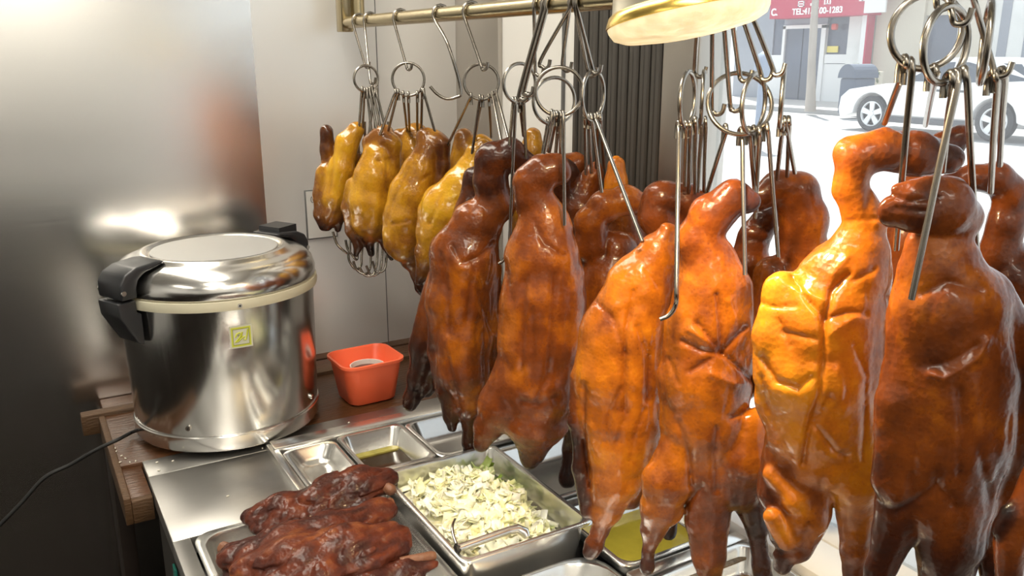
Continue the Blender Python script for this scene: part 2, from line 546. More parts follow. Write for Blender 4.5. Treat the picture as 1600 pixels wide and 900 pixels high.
M['duck'] = skin_mat('duck_skin', [(0.0, (0.68, 0.25, 0.014)), (0.22, (0.47, 0.135, 0.009)), (0.45, (0.190, 0.046, 0.008)), (0.70, (0.058, 0.015, 0.006)), (1.0, (0.009, 0.005, 0.005))], rough=0.26, mottle=0.14, sss=0.05, bump=0.40, coat=0.32)
M['chicken'] = skin_mat('chicken_skin', [(0.0, (0.74, 0.43, 0.025)), (0.25, (0.56, 0.27, 0.016)), (0.5, (0.22, 0.080, 0.012)), (0.75, (0.075, 0.024, 0.010)), (1.0, (0.018, 0.010, 0.008))], rough=0.19, mottle=0.13, sss=0.06, coat=0.6, bump=0.45)
M['rib_meat'] = skin_mat('rib_meat', [(0.0, (0.26, 0.085, 0.028)), (0.3, (0.125, 0.030, 0.014)), (0.6, (0.055, 0.015, 0.010)), (1.0, (0.008, 0.006, 0.006))], rough=0.33, mottle=0.22, sss=0.03, coat=0.10, bump=0.65)


# ================================================================== THE ROOM
WX = 1.0          # plane of the window wall
WY = 1.95         # plane of the steel wall
struct(box('floor', M['floor'], -2.3, 1.12, -2.6, 2.05, -0.08, 0.0))
struct(box('ceiling', M['ceiling'], -2.3, 1.12, -2.6, 2.05, 2.7, 2.78))
struct(box('wall_back', M['wall_steel'], -2.3, WX, WY, WY + 0.06, 0.0, 2.7))
struct(box('wall_back_sheet', M['wall_satin'], float(on_y(402, 150, WY)[0]), WX - 0.012, WY - 0.0008, WY + 0.001, 0.86, 2.7))                 # second steel sheet, brightness painted in towards the corner
struct(box('trim_1', M['grey_edge'], 0.7795, 0.7815, WY - 0.0015, WY + 0.001, 0.846, 2.7))          # joint between two steel sheets
struct(box('wall_left', M['white_wall'], -2.36, -2.3, -2.6, 2.05, 0.0, 2.7))
struct(box('wall_front', M['white_wall'], -2.3, 1.12, -2.66, -2.6, 0.0, 2.7))
# window wall: below the sill, beside and above the pane
struct(box('wall_right', M['white_wall'], WX, WX + 0.09, -2.6, 1.10, 0.0, 0.845))
struct(box('wall_right_upper', M['white_wall'], WX, WX + 0.09, -2.6, 1.16, 2.35, 2.7))
struct(box('wall_right_near', M['white_wall'], WX, WX + 0.09, -2.6, -2.4, 0.845, 2.35))
struct(box('wall_right_corner', M['white_wall'], WX, WX + 0.09, 1.16, 2.01, 0.0, 2.7))
struct(box('trim_2', M['frame_steel'], WX - 0.012, WX, 1.74, WY, 0.0, 2.7, 0.002))                 # steel cladding in the corner
struct(box('trim_3', M['grey_edge'], WX - 0.006, WX, 1.484, 1.49, 0.0, 2.7))                       # joint in the white panel
struct(box('trim_4', M['frame_steel'], WX - 0.02, WX + 0.05, 1.072, 1.162, 0.0, 2.7, 0.004))       # window post
struct(box('trim_5', M['frame_steel'], WX - 0.01, WX + 0.05, -2.4, 1.072, 2.30, 2.35, 0.004))      # window head
struct(box('trim_6', M['sill'], WX - 0.015, WX + 0.12, -2.4, 1.072, 0.845, 0.865, 0.004))          # window sill
struct(box('trim_8', M['sill'], 0.904, WX - 0.016, 0.30, 1.038, 0.79, 0.864, 0.004))               # white ledge inside the window
win = struct(link('window_1', box_mesh(WX + 0.028, WX + 0.036, -2.4, 1.072, 0.865, 2.30), M['window_glass']))

# dark folding gate stacked against the window post: many narrow ribs
gate = tag(empty('folding_gate', (WX - 0.02, 1.30, 0.86)), 'dark ribbed folding metal gate stacked beside the window', 'gate')
g0, g1, ng = 1.166, 1.430, 17
me_slat = None
for k in range(ng):
    y = g0 + (g1 - g0) * (k + 0.5) / ng
    if me_slat is None:
        me_slat = box_mesh(-0.006, 0.006, -0.0070, 0.0070, 0.0, 1.5, 0.003, 1)
        me_slat.materials.append(M['gate'])
    o = link('slat', me_slat, None, gate)
    o.location = (WX - 0.013 + (0.002 if k % 2 else -0.001), y, 0.86)
link('backing_plate', box_mesh(WX - 0.006, WX - 0.001, g0, g1, 0.86, 2.36), M['gate'], gate)

# housings of the added ceiling fill lights
for i, (fx, fy) in enumerate(FILL):
    t = tag(empty('fill_light', (fx, fy, 2.7)), ['unseen fill light added behind the viewer, middle of the shop', 'unseen fill light added behind the viewer by the window', 'unseen fill light added over the far side of the shop', 'unseen fill light added over the rice warmer', 'unseen fill light added right above the viewer'][i], 'fill light', 'added fill lights')
    link('housing', box_mesh(fx - 0.17, fx + 0.17, fy - 0.6, fy + 0.6, 2.63, 2.70, 0.006), M['trim_white'], t)
    link('diffuser', box_mesh(fx - 0.15, fx + 0.15, fy - 0.575, fy + 0.575, 2.62, 2.63), M['fill_glow'], t)

# unseen furniture added to put soft dark reflections into the steel
t = tag(empty('unseen_counter', (-1.5, -2.2, 0)), 'unseen dark wooden counter added to darken the steel wall reflection', 'counter')
link('body', box_mesh(-2.28, 0.6, -2.55, -2.0, 0.0, 0.92, 0.01), M['dark_wood'], t)
link('worktop', box_mesh(-2.28, 0.64, -2.56, -1.96, 0.92, 0.96, 0.006), M['dark_wood'], t)
t = tag(empty('unseen_cabinet', (-1.9, -0.6, 0)), 'unseen tall dark brown cabinet added to darken the steel wall reflection', 'cabinet')
link('body', box_mesh(-2.28, -1.75, -1.3, 0.5, 0.0, 1.32, 0.01), M['dark_wood'], t)
link('door', box_mesh(-1.75, -1.73, -1.28, -0.42, 0.06, 1.28, 0.004), M['dark_wood'], t)
link('door', box_mesh(-1.75, -1.73, -0.38, 0.48, 0.06, 1.28, 0.004), M['dark_wood'], t)

# card in a frame on the steel wall
p = on_y(497, 330, WY); q0 = on_y(474, 294, WY); q1 = on_y(520, 366, WY)
t = tag(empty('wall_card', (p[0], WY, p[2])), 'small framed white card on steel wall behind leftmost chicken', 'card')
x0, x1, z1, z0 = q0[0], q1[0] + 0.01, q0[2] - 0.005, q1[2] - 0.006
link('frame', box_mesh(x0, x1, WY - 0.006, WY - 0.001, z0, z1, 0.001), M['grey_edge'], t)
link('card_face', box_mesh(x0 + 0.003, x1 - 0.003, WY - 0.0075, WY - 0.006, z0 + 0.003, z1 - 0.003), M['card'], t)
v, f = tube_data([np.array((x0 + 0.018 + 0.0045 * math.cos(a), WY - 0.008, z1 - 0.022 + 0.007 * math.sin(a))) for a in np.linspace(0, 2 * math.pi, 17)[:-1]], 0.0008, 4, True)
link('letter', mesh_from(v, f), M['grey_edge'], t)

# ================================================================== THE COUNTER AND STEAM TABLE
ct = tag(empty('steam_table', (0.5, 1.1, 0)), 'stainless steel steam table holding the food pans', 'counter')
CS = M['counter_steel']
link('worktop', box_mesh(0.140, 0.985, 1.505, 1.575, 0.82, 0.85, 0.002), CS, ct)
link('worktop', box_mesh(0.140, 0.362, 1.262, 1.505, 0.82, 0.85, 0.002), CS, ct)
link('side_strip', box_mesh(0.140, 0.166, 0.30, 1.262, 0.82, 0.85, 0.002), CS, ct)
link('cabinet_side', box_mesh(0.155, 0.165, 0.30, 1.56, 0.10, 0.82), M['gate'], ct)
link('cabinet_back', box_mesh(0.165, 0.98, 1.545, 1.56, 0.10, 0.82), M['gate'], ct)
link('deck', box_mesh(0.165, 0.985, 0.30, 1.50, 0.770, 0.790), CS, ct)
link('back_lip', box_mesh(0.355, 0.985, 1.470, 1.507, 0.79, 0.866, 0.003), M['pan_steel'], ct)
link('left_lip', box_mesh(0.348, 0.364, 1.262, 1.507, 0.79, 0.862, 0.003), M['pan_steel'], ct)
link('divider_bar', box_mesh(0.362, 0.985, 1.268, 1.292, 0.79, 0.852, 0.003), M['pan_steel'], ct)
link('divider_bar', box_mesh(0.690, 0.985, 1.040, 1.062, 0.79, 0.852, 0.003), M['pan_steel'], ct)
link('divider_bar', box_mesh(0.688, 0.985, 0.822, 0.846, 0.79, 0.852, 0.003), M['pan_steel'], ct)
link('leg', box_mesh(0.165, 0.20, 1.50, 1.54, 0.0, 0.10, 0.003), M['frame_steel'], ct)
link('leg', box_mesh(0.165, 0.20, 0.32, 0.36, 0.0, 0.10, 0.003), M['frame_steel'], ct)
link('leg', box_mesh(0.93, 0.97, 1.50, 1.54, 0.0, 0.10, 0.003), M['frame_steel'], ct)
link('leg', box_mesh(0.93, 0.97, 0.32, 0.36, 0.0, 0.10, 0.003), M['frame_steel'], ct)

# wooden shelf board behind the worktop, under cooker and tub
wb = tag(empty('wooden_shelf', (0.5, 1.76, 0.80)), 'worn brown wooden shelf under the cooker and the orange tub', 'shelf')
link('board', box_mesh(0.098, 0.985, 1.577, 1.835, 0.815, 0.848, 0.002), M['wood'], wb)
link('board', box_mesh(0.104, 0.138, 1.455, 1.577, 0.815, 0.842, 0.002), M['wood'], wb)
link('edge_strip', box_mesh(0.092, 0.104, 1.440, 1.835, 0.800, 0.850, 0.002), M['wood_edge'], wb)
link('end_strip', box_mesh(0.104, 0.138, 1.440, 1.455, 0.800, 0.842, 0.002), M['wood_edge'], wb)
link('batten', box_mesh(0.060, 0.985, 1.835, 1.865, 0.812, 0.856, 0.003), M['wood_edge'], wb)
link('batten', box_mesh(0.104, 0.985, 1.865, 1.946, 0.812, 0.845, 0.003), M['wood'], wb)
for xx in (0.10, 0.93):
    link('bracket', box_mesh(xx, xx + 0.03, 1.80, 1.946, 0.0, 0.812, 0.002), M['dark_wood'], wb)

tag(link('hanging_strap', box_mesh(0.1495, 0.1535, 1.36, 1.385, 0.60, 0.74, 0.001), M['teal']), 'narrow teal strap hanging under the left edge of the steam table', 'strap')

# scattered rice grains
vs, fs = [], []
for (x, y) in [(182, 705), (190, 712), (196, 716), (188, 722), (203, 722), (212, 720), (245, 722), (180, 700), (356, 775), (432, 690), (300, 700), (545, 660), (410, 700), (248, 735), (270, 720)]:
    on_board = x < 222
    c = on_z(x, y, 0.8495 if x < 225 else 0.8515)
    a = random.random() * 3.14
    d = np.array((math.cos(a), math.sin(a), 0)) * 0.0028
    vv, ff = tube_data([c - d, c - d * 0.5, c + d * 0.5, c + d], [0.0004, 0.0013, 0.0013, 0.0004], 6)
    k = len(vs); vs += vv; fs += [tuple(i + k for i in f) for f in ff]
tag(link('rice_grains', mesh_from(vs, fs), M['rice']), 'spilled white rice grains beside the cooker', 'rice', kind='stuff')


def pan(name, label, x0, x1, y0, y1, zr, depth, r=0.022, fl=0.010, group=None, mat=None, taper=0.008):
    t = 0.0016
    R_ = []
    R_.append(rrect(x0 + fl + taper + 0.012, x1 - fl - taper - 0.012, y0 + fl + taper + 0.012, y1 - fl - taper - 0.012, r * 0.7, zr - depth))
    R_.append(rrect(x0 + fl + taper + 0.004, x1 - fl - taper - 0.004, y0 + fl + taper + 0.004, y1 - fl - taper - 0.004, r * 0.9, zr - depth + 0.004))
    R_.append(rrect(x0 + fl + taper, x1 - fl - taper, y0 + fl + taper, y1 - fl - taper, r, zr - depth + 0.012))
    R_.append(rrect(x0 + fl, x1 - fl, y0 + fl, y1 - fl, r, zr - 0.005))
    R_.append(rrect(x0 + fl - 0.002, x1 - fl + 0.002, y0 + fl - 0.002, y1 - fl + 0.002, r, zr - 0.0008))
    R_.append(rrect(x0 + 0.002, x1 - 0.002, y0 + 0.002, y1 - 0.002, r * 0.8, zr))
    R_.append(rrect(x0, x1, y0, y1, r * 0.8, zr - 0.002))
    R_.append(rrect(x0 + 0.0005, x1 - 0.0005, y0 + 0.0005, y1 - 0.0005, r * 0.8, zr - 0.006))
    R_.append(rrect(x0 + fl - t * 2, x1 - fl + t * 2, y0 + fl - t * 2, y1 - fl + t * 2, r, zr - 0.007))
    R_.append(rrect(x0 + fl + taper - t, x1 - fl - taper + t, y0 + fl + taper - t, y1 - fl - taper + t, r, zr - depth + 0.012))
    R_.append(rrect(x0 + fl + taper + 0.010, x1 - fl - taper - 0.010, y0 + fl + taper + 0.010, y1 - fl - taper - 0.010, r * 0.7, zr - depth - t))
    v, f = loft(R_)
    me = mesh_from(v, f); me.set_sharp_from_angle(angle=math.radians(50))
    o = link(name, me, mat or M['pan_steel'])
    tag(o, label, 'pan', group)
    return o


def pool(name, label, cat, x0, x1, y0, y1, z, mat, r=0.015, thick=0.003):
    v, f = loft([rrect(x0, x1, y0, y1, r, z - thick), rrect(x0, x1, y0, y1, r, z)])
    o = link(name, mesh_from(v, f, False), mat)
    return tag(o, label, cat, kind='stuff')


GP = 'food pans in the steam table'
pan('food_pan', 'empty shallow pan at the back left corner of the steam table', 0.366, 0.468, 1.294, 1.466, 0.860, 0.030, group=GP)
pan('food_pan', 'small pan with a little brown sauce behind the cabbage', 0.470, 0.606, 1.294, 1.466, 0.864, 0.055, r=0.018, group=GP)
pool('brown_sauce', 'thin dark brown sauce in the small back pan', 'sauce', 0.490, 0.587, 1.316, 1.432, 0.824, M['brown_sauce'])
pool('grease_film', 'yellow green grease left in the small back pan', 'grease', 0.489, 0.588, 1.430, 1.447, 0.827, M['grease'], r=0.008)
pan('food_pan', 'wide bright steel pan behind the cabbage pan under the ducks', 0.610, 0.795, 1.294, 1.466, 0.860, 0.045, group=GP)
pan('food_pan', 'steel pan in the back corner beside the window', 0.799, 0.982, 1.294, 1.466, 0.860, 0.045, group=GP)
pan('food_pan', 'steel pan to the right of the cabbage, below the hanging ducks', 0.692, 0.982, 1.064, 1.266, 0.858, 0.040, group=GP)
pan('food_pan', 'shallow steel pan of clear yellow broth', 0.690, 0.900, 0.848, 1.038, 0.856, 0.042, group=GP)
pool('yellow_broth', 'clear yellow broth in the shallow pan right of the cabbage', 'broth', 0.715, 0.875, 0.873, 1.013, 0.8235, M['yellow_broth'])
pan('food_pan', 'empty round cornered steel pan in front of the cabbage pan', 0.478, 0.686, 0.560, 0.925, 0.845, 0.045, r=0.06, group=GP)
pan('food_pan', 'steel pan of amber broth under the orange ducks', 0.688, 0.900, 0.560, 0.820, 0.852, 0.045, group=GP)
pool('amber_broth', 'amber broth with floating fat under the orange ducks', 'broth', 0.713, 0.875, 0.585, 0.790, 0.8185, M['amber_broth'])
pool('food_residue', 'brown food scraps stuck along the edge of the broth pan', 'residue', 0.705, 0.882, 0.798, 0.806, 0.838, M['residue'], r=0.003)
pan('food_pan', 'steel pan full of dark glazed pork ribs', 0.168, 0.474, 0.560, 1.258, 0.856, 0.062, r=0.035, fl=0.014, group=GP)
pan('food_pan', 'deep steel pan heaped with pale chopped cabbage', 0.468, 0.690, 0.928, 1.238, 0.892, 0.098, r=0.016, group=GP)


# ------------------------------------------------------------------ chopped cabbage (uncountable heap)
def cabbage_heap():
    vs, fs, cols = [], [], []
    x0, x1, y0, y1 = 0.487, 0.671, 0.947, 1.219
    rs = np.random.RandomState(3)
    n = 760
    for i in range(n):
        x = rs.uniform(x0 + 0.012, x1 - 0.012); y = rs.uniform(y0 + 0.012, y1 - 0.012)
        hx = (x - 0.572) / 0.085; hy = (y - 1.10) / 0.125
        h = 0.842 + 0.052 * math.exp(-(hx * hx * 0.9 + hy * hy * 0.8)) + 0.010 * math.sin(x * 90) * math.sin(y * 70)
        z = h - abs(rs.normal(0, 0.007)) + 0.004
        L = rs.uniform(0.014, 0.040); Wd = rs.uniform(0.006, 0.018)
        curl = rs.uniform(-75, 75) if rs.rand() < 0.7 else rs.uniform(-130, 130)
        rot = Matrix.Rotation(rs.uniform(0, 6.283), 3, 'Z') @ Matrix.Rotation(rs.normal(0, 0.55), 3, 'X') @ Matrix.Rotation(rs.normal(0, 0.55), 3, 'Y')
        t = rs.uniform(0.0006, 0.0016)
        k0 = len(vs)
        nu, nv = 4, 3
        for side in (0, 1):
            for a in range(nu):
                for b in range(nv):
                    u = (a / (nu - 1) - 0.5) * L; w = (b / (nv - 1) - 0.5) * Wd * (1 - 0.3 * abs(a / (nu - 1) - 0.5))
                    zz = curl * 0.35 * u * u * 1.0 + curl * 0.5 * w * w + rs.normal(0, 0.0006) + (t if side else 0)
                    q = rot @ Vector((u, w, zz))
                    px = min(max(x + q.x, x0 + 0.004), x1 - 0.004); py = min(max(y + q.y, y0 + 0.004), y1 - 0.004)
                    vs.append((px, py, z + q.z))
        def idx(s, a, b): return k0 + s * nu * nv + a * nv + b
        for a in range(nu - 1):
            for b in range(nv - 1):
                fs.append((idx(1, a, b), idx(1, a + 1, b), idx(1, a + 1, b + 1), idx(1, a, b + 1)))
                fs.append((idx(0, a, b + 1), idx(0, a + 1, b + 1), idx(0, a + 1, b), idx(0, a, b)))
        for a in range(nu - 1):
            fs.append((idx(0, a, 0), idx(0, a + 1, 0), idx(1, a + 1, 0), idx(1, a, 0)))
            fs.append((idx(1, a, nv - 1), idx(1, a + 1, nv - 1), idx(0, a + 1, nv - 1), idx(0, a, nv - 1)))
        for b in range(nv - 1):
            fs.append((idx(1, 0, b), idx(1, 0, b + 1), idx(0, 0, b + 1), idx(0, 0, b)))
            fs.append((idx(0, nu - 1, b), idx(0, nu - 1, b + 1), idx(1, nu - 1, b + 1), idx(1, nu - 1, b)))
        green = 0.5 * (x - x0) / (x1 - x0) + 0.3 * (y - y0) / (y1 - y0)
        green += 0.55 * math.exp(-(((x - 0.655) / 0.02) ** 2 + ((y - 1.17) / 0.05) ** 2))
        g = min(1.0, max(0.0, green * rs.uniform(0.2, 1.25) + rs.normal(-0.08, 0.12)))
        cols += [g] * (2 * nu * nv)
    # soft bed under the pieces so no metal shows through
    k0 = len(vs)
    nb = 14
    for a in range(nb):
        for b in range(nb):
            x = x0 + 0.003 + (x1 - x0 - 0.006) * a / (nb - 1); y = y0 + 0.003 + (y1 - y0 - 0.006) * b / (nb - 1)
            hx = (x - 0.572) / 0.085; hy = (y - 1.10) / 0.125
            vs.append((x, y, 0.838 + 0.050 * math.exp(-(hx * hx * 0.9 + hy * hy * 0.8)))); cols.append(0.25)
    for a in range(nb - 1):
        for b in range(nb - 1):
            i = k0 + a * nb + b
            fs.append((i, i + nb, i + nb + 1, i + 1))
    me = mesh_from(vs, fs)
    at = me.attributes.new('green', 'FLOAT', 'POINT')
    at.data.foreach_set('value', cols)
    m, nt, b = mat_new('cabbage')
    an = N(nt, 'ShaderNodeAttribute', attribute_name='green')
    cr = N(nt, 'ShaderNodeValToRGB')
    el = cr.color_ramp.elements
    el[0].color = (0.95, 0.94, 0.80, 1); el[1].color = (0.26, 0.38, 0.05, 1)
    e = el.new(0.45); e.color = (0.86, 0.85, 0.50, 1)
    nt.links.new(an.outputs['Fac'], cr.inputs[0]); nt.links.new(cr.outputs[0], b.inputs['Base Color'])
    b.inputs['Roughness'].default_value = 0.3
    b.inputs['Subsurface Weight'].default_value = 0.25
    b.inputs['Subsurface Radius'].default_value = (0.006, 0.006, 0.003)
    o = link('chopped_cabbage', me, m)
    return tag(o, 'heap of pale green chopped cooked cabbage in the deep pan', 'cabbage', kind='stuff')


cabbage_heap()

# steel tongs lying in the cabbage pan
def zp(x, y, z): return on_z(x, y, z)
tg = tag(empty('serving_tongs', zp(745, 850, 0.895)), 'steel serving tongs with a black tipped handle lying in the cabbage', 'tongs')
a, b = zp(716, 857, 0.897), zp(795, 829, 0.900)
tube('handle', [a, a + (b - a) * 0.3, a + (b - a) * 0.7, b], 0.0062, M['pan_steel'], tg, 10)
tube('end_cap', [a - (b - a) * 0.05, a + (b - a) * 0.02], 0.0068, M['black'], tg, 6)
tube('grip_wire', [zp(713, 850, 0.900), zp(708, 835, 0.905), zp(707, 822, 0.908), zp(711, 812, 0.905)], 0.0024, M['screw'], tg, 8, smooth_n=4)
tube('jaw', [b, zp(808, 826, 0.899), zp(820, 832, 0.893), zp(824, 840, 0.888)], [0.0062, 0.0075, 0.008, 0.005], M['pan_steel'], tg, 8)

# ================================================================== RICE COOKER
CKX, CKY, CKZ = 0.324, 1.684, 0.850
ck = tag(empty('rice_warmer', (CKX, CKY, CKZ)), 'large stainless steel rice warmer with black handles on the shelf', 'cooker')
cc = (CKX, CKY, CKZ)
HB = 0.282
lathe('base_ring', [(0.155, 0.012), (0.176, 0.012), (0.1785, 0.016), (0.179, 0.040), (0.1775, 0.042)], M['lid_steel'], ck, 96, cc)
lathe('body', [(0.175, 0.042), (0.1762, 0.044), (0.1815, HB)], M['cooker_steel'], ck, 96, cc)
lathe('gasket', [(0.180, HB), (0.1885, HB + 0.001), (0.190, HB + 0.009), (0.1885, HB + 0.018), (0.180, HB + 0.019)], M['gasket'], ck, 96, cc)
lid = lathe('lid', [(0.184, HB + 0.019), (0.1865, HB + 0.022), (0.187, HB + 0.036), (0.182, HB + 0.052), (0.170, HB + 0.064), (0.155, HB + 0.070),
                    (0.140, HB + 0.074), (0.136, HB + 0.079), (0.128, HB + 0.081), (0.122, HB + 0.076), (0.118, HB + 0.075), (0.02, HB + 0.077)], M['lid_steel'], ck, 96, cc, angle=60)
lathe('lid_plate', [(0.1175, HB + 0.076), (0.1165, HB + 0.0775), (0.02, HB + 0.0785)], simple('lid_centre', (0.55, 0.55, 0.54), 0.42, 0.6), lid, 64, cc)
for k in range(3):
    a = math.radians(20 + 120 * k)
    lathe('foot', [(0.014, 0.0), (0.014, 0.013)], M['rubber'], ck, 16, (CKX + 0.14 * math.cos(a), CKY + 0.14 * math.sin(a), CKZ))


def on_body(phi, z, r=0.1815):
    return np.array((CKX + r * math.cos(phi), CKY + r * math.sin(phi), CKZ + z))


VIEW = math.atan2(-CKY, -CKX)     # direction from the cooker to the viewer


def cooker_handle(name, phi, label, latch):
    """moulded bracket that grips the rim: upper arm on the lid, drop on the body, gap between"""
    e = np.array((math.cos(phi), math.sin(phi), 0.0)); s = np.array((-math.sin(phi), math.cos(phi), 0.0))
    c0 = np.array(cc)
    hw = 0.036
    # (radial, height) outline of the bracket seen from the side
    prof_top = [(0.132, HB + 0.082), (0.150, HB + 0.084), (0.190, HB + 0.080), (0.212, HB + 0.070), (0.222, HB + 0.054), (0.222, HB + 0.026),
                (0.191, HB + 0.026), (0.191, HB + 0.044), (0.186, HB + 0.058), (0.172, HB + 0.068), (0.155, HB + 0.072), (0.135, HB + 0.078)]
    prof_low = [(0.184, HB - 0.004), (0.184, HB - 0.062), (0.196, HB - 0.058), (0.212, HB - 0.030), (0.226, HB - 0.004), (0.228, HB + 0.022), (0.192, HB + 0.022), (0.192, HB - 0.002)]
    def prism(prof, hw, bev):
        bm = bmesh.new()
        A = [bm.verts.new(tuple(c0 + e * r + s * hw + UZ * z)) for r, z in prof]
        B = [bm.verts.new(tuple(c0 + e * r - s * hw + UZ * z)) for r, z in prof]
        bm.faces.new(A); bm.faces.new(list(reversed(B)))
        for i in range(len(prof)):
            j = (i + 1) % len(prof)
            bm.faces.new((A[j], A[i], B[i], B[j]))
        bmesh.ops.recalc_face_normals(bm, faces=bm.faces)
        bmesh.ops.bevel(bm, geom=bm.edges[:], offset=bev, segments=2, affect='EDGES', profile=0.5)
        return bm_mesh(bm, True, 45)
    h = link(name, prism(prof_top, hw, 0.004), M['plastic_dark'], ck)
    if label: h['label'] = label
    link('hinge_block', prism(prof_low, hw * 0.85, 0.003), M['plastic_dark'], h)
    for sg in (-1, 1):
        pc = c0 + e * 0.217 + s * (hw * sg) + UZ * (HB + 0.040)
        tube('screw', [pc - s * 0.001 * sg, pc + s * 0.002 * sg], 0.0045, M['screw'], h, 12)
    if latch:
        pc = c0 + e * 0.212 + UZ * (HB + 0.092)
        v = [c0 + e * r + s * w + UZ * z for (r, w, z) in ((0.145, hw * 0.8, HB + 0.080), (0.195, hw * 0.8, HB + 0.078), (0.195, -hw * 0.8, HB + 0.078), (0.145, -hw * 0.8, HB + 0.080),
                                                           (0.145, hw * 0.8, HB + 0.093), (0.195, hw * 0.8, HB + 0.094), (0.195, -hw * 0.8, HB + 0.094), (0.145, -hw * 0.8, HB + 0.093))]
        link('latch', mesh_from(v, [(3, 2, 1, 0), (4, 5, 6, 7), (0, 1, 5, 4), (1, 2, 6, 5), (2, 3, 7, 6), (3, 0, 4, 7)], False), M['plastic_dark'], h)


cooker_handle('handle', math.radians(205), None, False)
cooker_handle('handle', math.radians(30), None, True)

# screws in the body, badge
for (ph, z) in ((VIEW - math.radians(25), 0.060), (VIEW + math.radians(62), 0.060), (VIEW + math.radians(10), HB + 0.009)):
    rr = 0.1765 if z < 0.2 else 0.1895
    c = on_body(ph, z, rr); n = np.array((math.cos(ph), math.sin(ph), 0))
    tube('screw', [c - n * 0.001, c + n * 0.0025], 0.0048 if z < 0.2 else 0.004, M['screw'], ck, 14)
    tube('screw_slot', [c + n * 0.0025, c + n * 0.0030], 0.0018, M['rubber'], ck, 8)


def body_patch(a0, a1, z0, z1, off, n=6):
    vs, fs = [], []
    for i in range(n + 1):
        ph = a0 + (a1 - a0) * i / n
        for z in (z0, z1):
            for o_ in (0.0, off):
                rr = 0.1762 + (0.1815 - 0.1762) * (z - 0.044) / (HB - 0.044) + 0.0006 + o_
                vs.append(on_body(ph, z, rr))
    for i in range(n):
        b = i * 4; c = b + 4
        fs += [(b + 1, c + 1, c + 3, b + 3), (b, b + 2, c + 2, c), (b + 2, b + 3, c + 3, c + 2), (b, c, c + 1, b + 1)]
    fs += [(0, 1, 3, 2), (n * 4, n * 4 + 2, n * 4 + 3, n * 4 + 1)]
    return vs, fs


BA = VIEW + math.radians(9.8)     # badge azimuth
bw, bz, bh = 0.020 / 0.1815, 0.231, 0.042
v, f = body_patch(BA - bw, BA + bw, bz - bh / 2, bz + bh / 2, 0.0008)
badge = link('badge', mesh_from(v, f, False), M['badge_white'], ck)
badge['label'] = 'white badge with yellow green border and scrawled mark'


def badge_stroke(name, pts, r, mat, off):
    P = []
    for (u, w) in pts:
        P.append(on_body(BA + u * bw, bz + w * bh / 2, 0.1762 + 0.0053 * (bz - 0.044) / (HB - 0.044) + 0.0008 + off))
    tube(name, P, r, mat, badge, 6)


def badge_bars(name, s, th, mat, off):
    vs, fs = [], []
    for (u0, u1, w0, w1) in ((-s, s, s - th, s), (-s, s, -s, -s + th), (-s, -s + th, -s, s), (s - th, s, -s, s)):
        vv, ff = body_patch(BA + u0 * bw, BA + u1 * bw, bz + w0 * bh / 2, bz + w1 * bh / 2, off, 4)
        k = len(vs); vs += vv; fs += [tuple(i + k for i in q) for q in ff]
    link(name, mesh_from(vs, fs, False), mat, badge)


badge_bars('badge_border', 0.86, 0.15, M['badge_yellow'], 0.0012)
badge_bars('badge_line', 0.72, 0.035, M['badge_olive'], 0.0014)
# the scrawled mark: a looped first letter, a dash and a slanted stroke with a foot
badge_stroke('badge_mark', [(-0.52, -0.02), (-0.38, 0.28), (-0.12, 0.36), (0.0, 0.22), (-0.1, 0.0), (-0.36, -0.28), (-0.56, -0.46), (-0.3, -0.42), (0.0, -0.15), (0.2, -0.06)], 0.0016, M['badge_yellow'], 0.0006)
badge_stroke('badge_mark', [(-0.32, 0.10), (-0.16, 0.16)], 0.0011, M['badge_olive'], 0.0009)
badge_stroke('badge_mark', [(0.12, 0.42), (0.02, -0.04), (0.32, -0.02)], 0.0016, M['badge_yellow'], 0.0006)
badge_stroke('badge_mark', [(0.62, 0.60), (0.52, 0.1), (0.38, -0.34), (0.16, -0.28)], 0.0016, M['badge_yellow'], 0.0006)

c0_ = on_body(math.radians(190), 0.030, 0.176)
PC = [c0_, on_d(205, 676, 1.53), on_d(186, 686, 1.47), on_d(150, 703, 1.45), on_d(110, 726, 1.44), on_d(70, 746, 1.42), on_d(35, 784, 1.40), on_d(0, 820, 1.38), on_d(-60, 880, 1.36)]
cord = tube('power_cord', PC, 0.0036, M['rubber'], ck, 8, smooth_n=6)

# ================================================================== ORANGE TUB with a small bowl inside
ob = np.array((0.610, 1.660, 0.849))
def tub_ring(h, half, r):
    a = math.radians(2)
    out = []
    for (x, y, z) in rrect(-half, half, -half * 0.92, half * 0.92, r, 0, 8):
        out.append((ob[0] + x * math.cos(a) - y * math.sin(a), ob[1] + x * math.sin(a) + y * math.cos(a), ob[2] + h))
    return out
rings = [tub_ring(0.0, 0.046, 0.020), tub_ring(0.004, 0.053, 0.024), tub_ring(0.088, 0.066, 0.028), tub_ring(0.0885, 0.071, 0.030), tub_ring(0.094, 0.071, 0.030),
         tub_ring(0.095, 0.067, 0.028), tub_ring(0.090, 0.0635, 0.027), tub_ring(0.008, 0.050, 0.022), tub_ring(0.004, 0.044, 0.018)]
v, f = loft(rings)
me = mesh_from(v, f); me.set_sharp_from_angle(angle=math.radians(60))
tub = tag(link('plastic_tub', me, M['orange']), 'square orange plastic tub on the wooden shelf beside the cooker', 'tub')
sb = tag(empty('sauce_bowl', (ob[0] + 0.006, ob[1] + 0.004, ob[2] + 0.006)), 'round white rimmed bowl of dark red sauce inside the orange tub', 'bowl')
bc = (ob[0] + 0.006, ob[1] + 0.006, ob[2] + 0.006)
lathe('bowl_wall', [(0.022, 0.0), (0.033, 0.004), (0.037, 0.062), (0.0375, 0.064), (0.035, 0.064), (0.0335, 0.058), (0.030, 0.010), (0.010, 0.008)], M['white_ceramic'], sb, 40, bc)
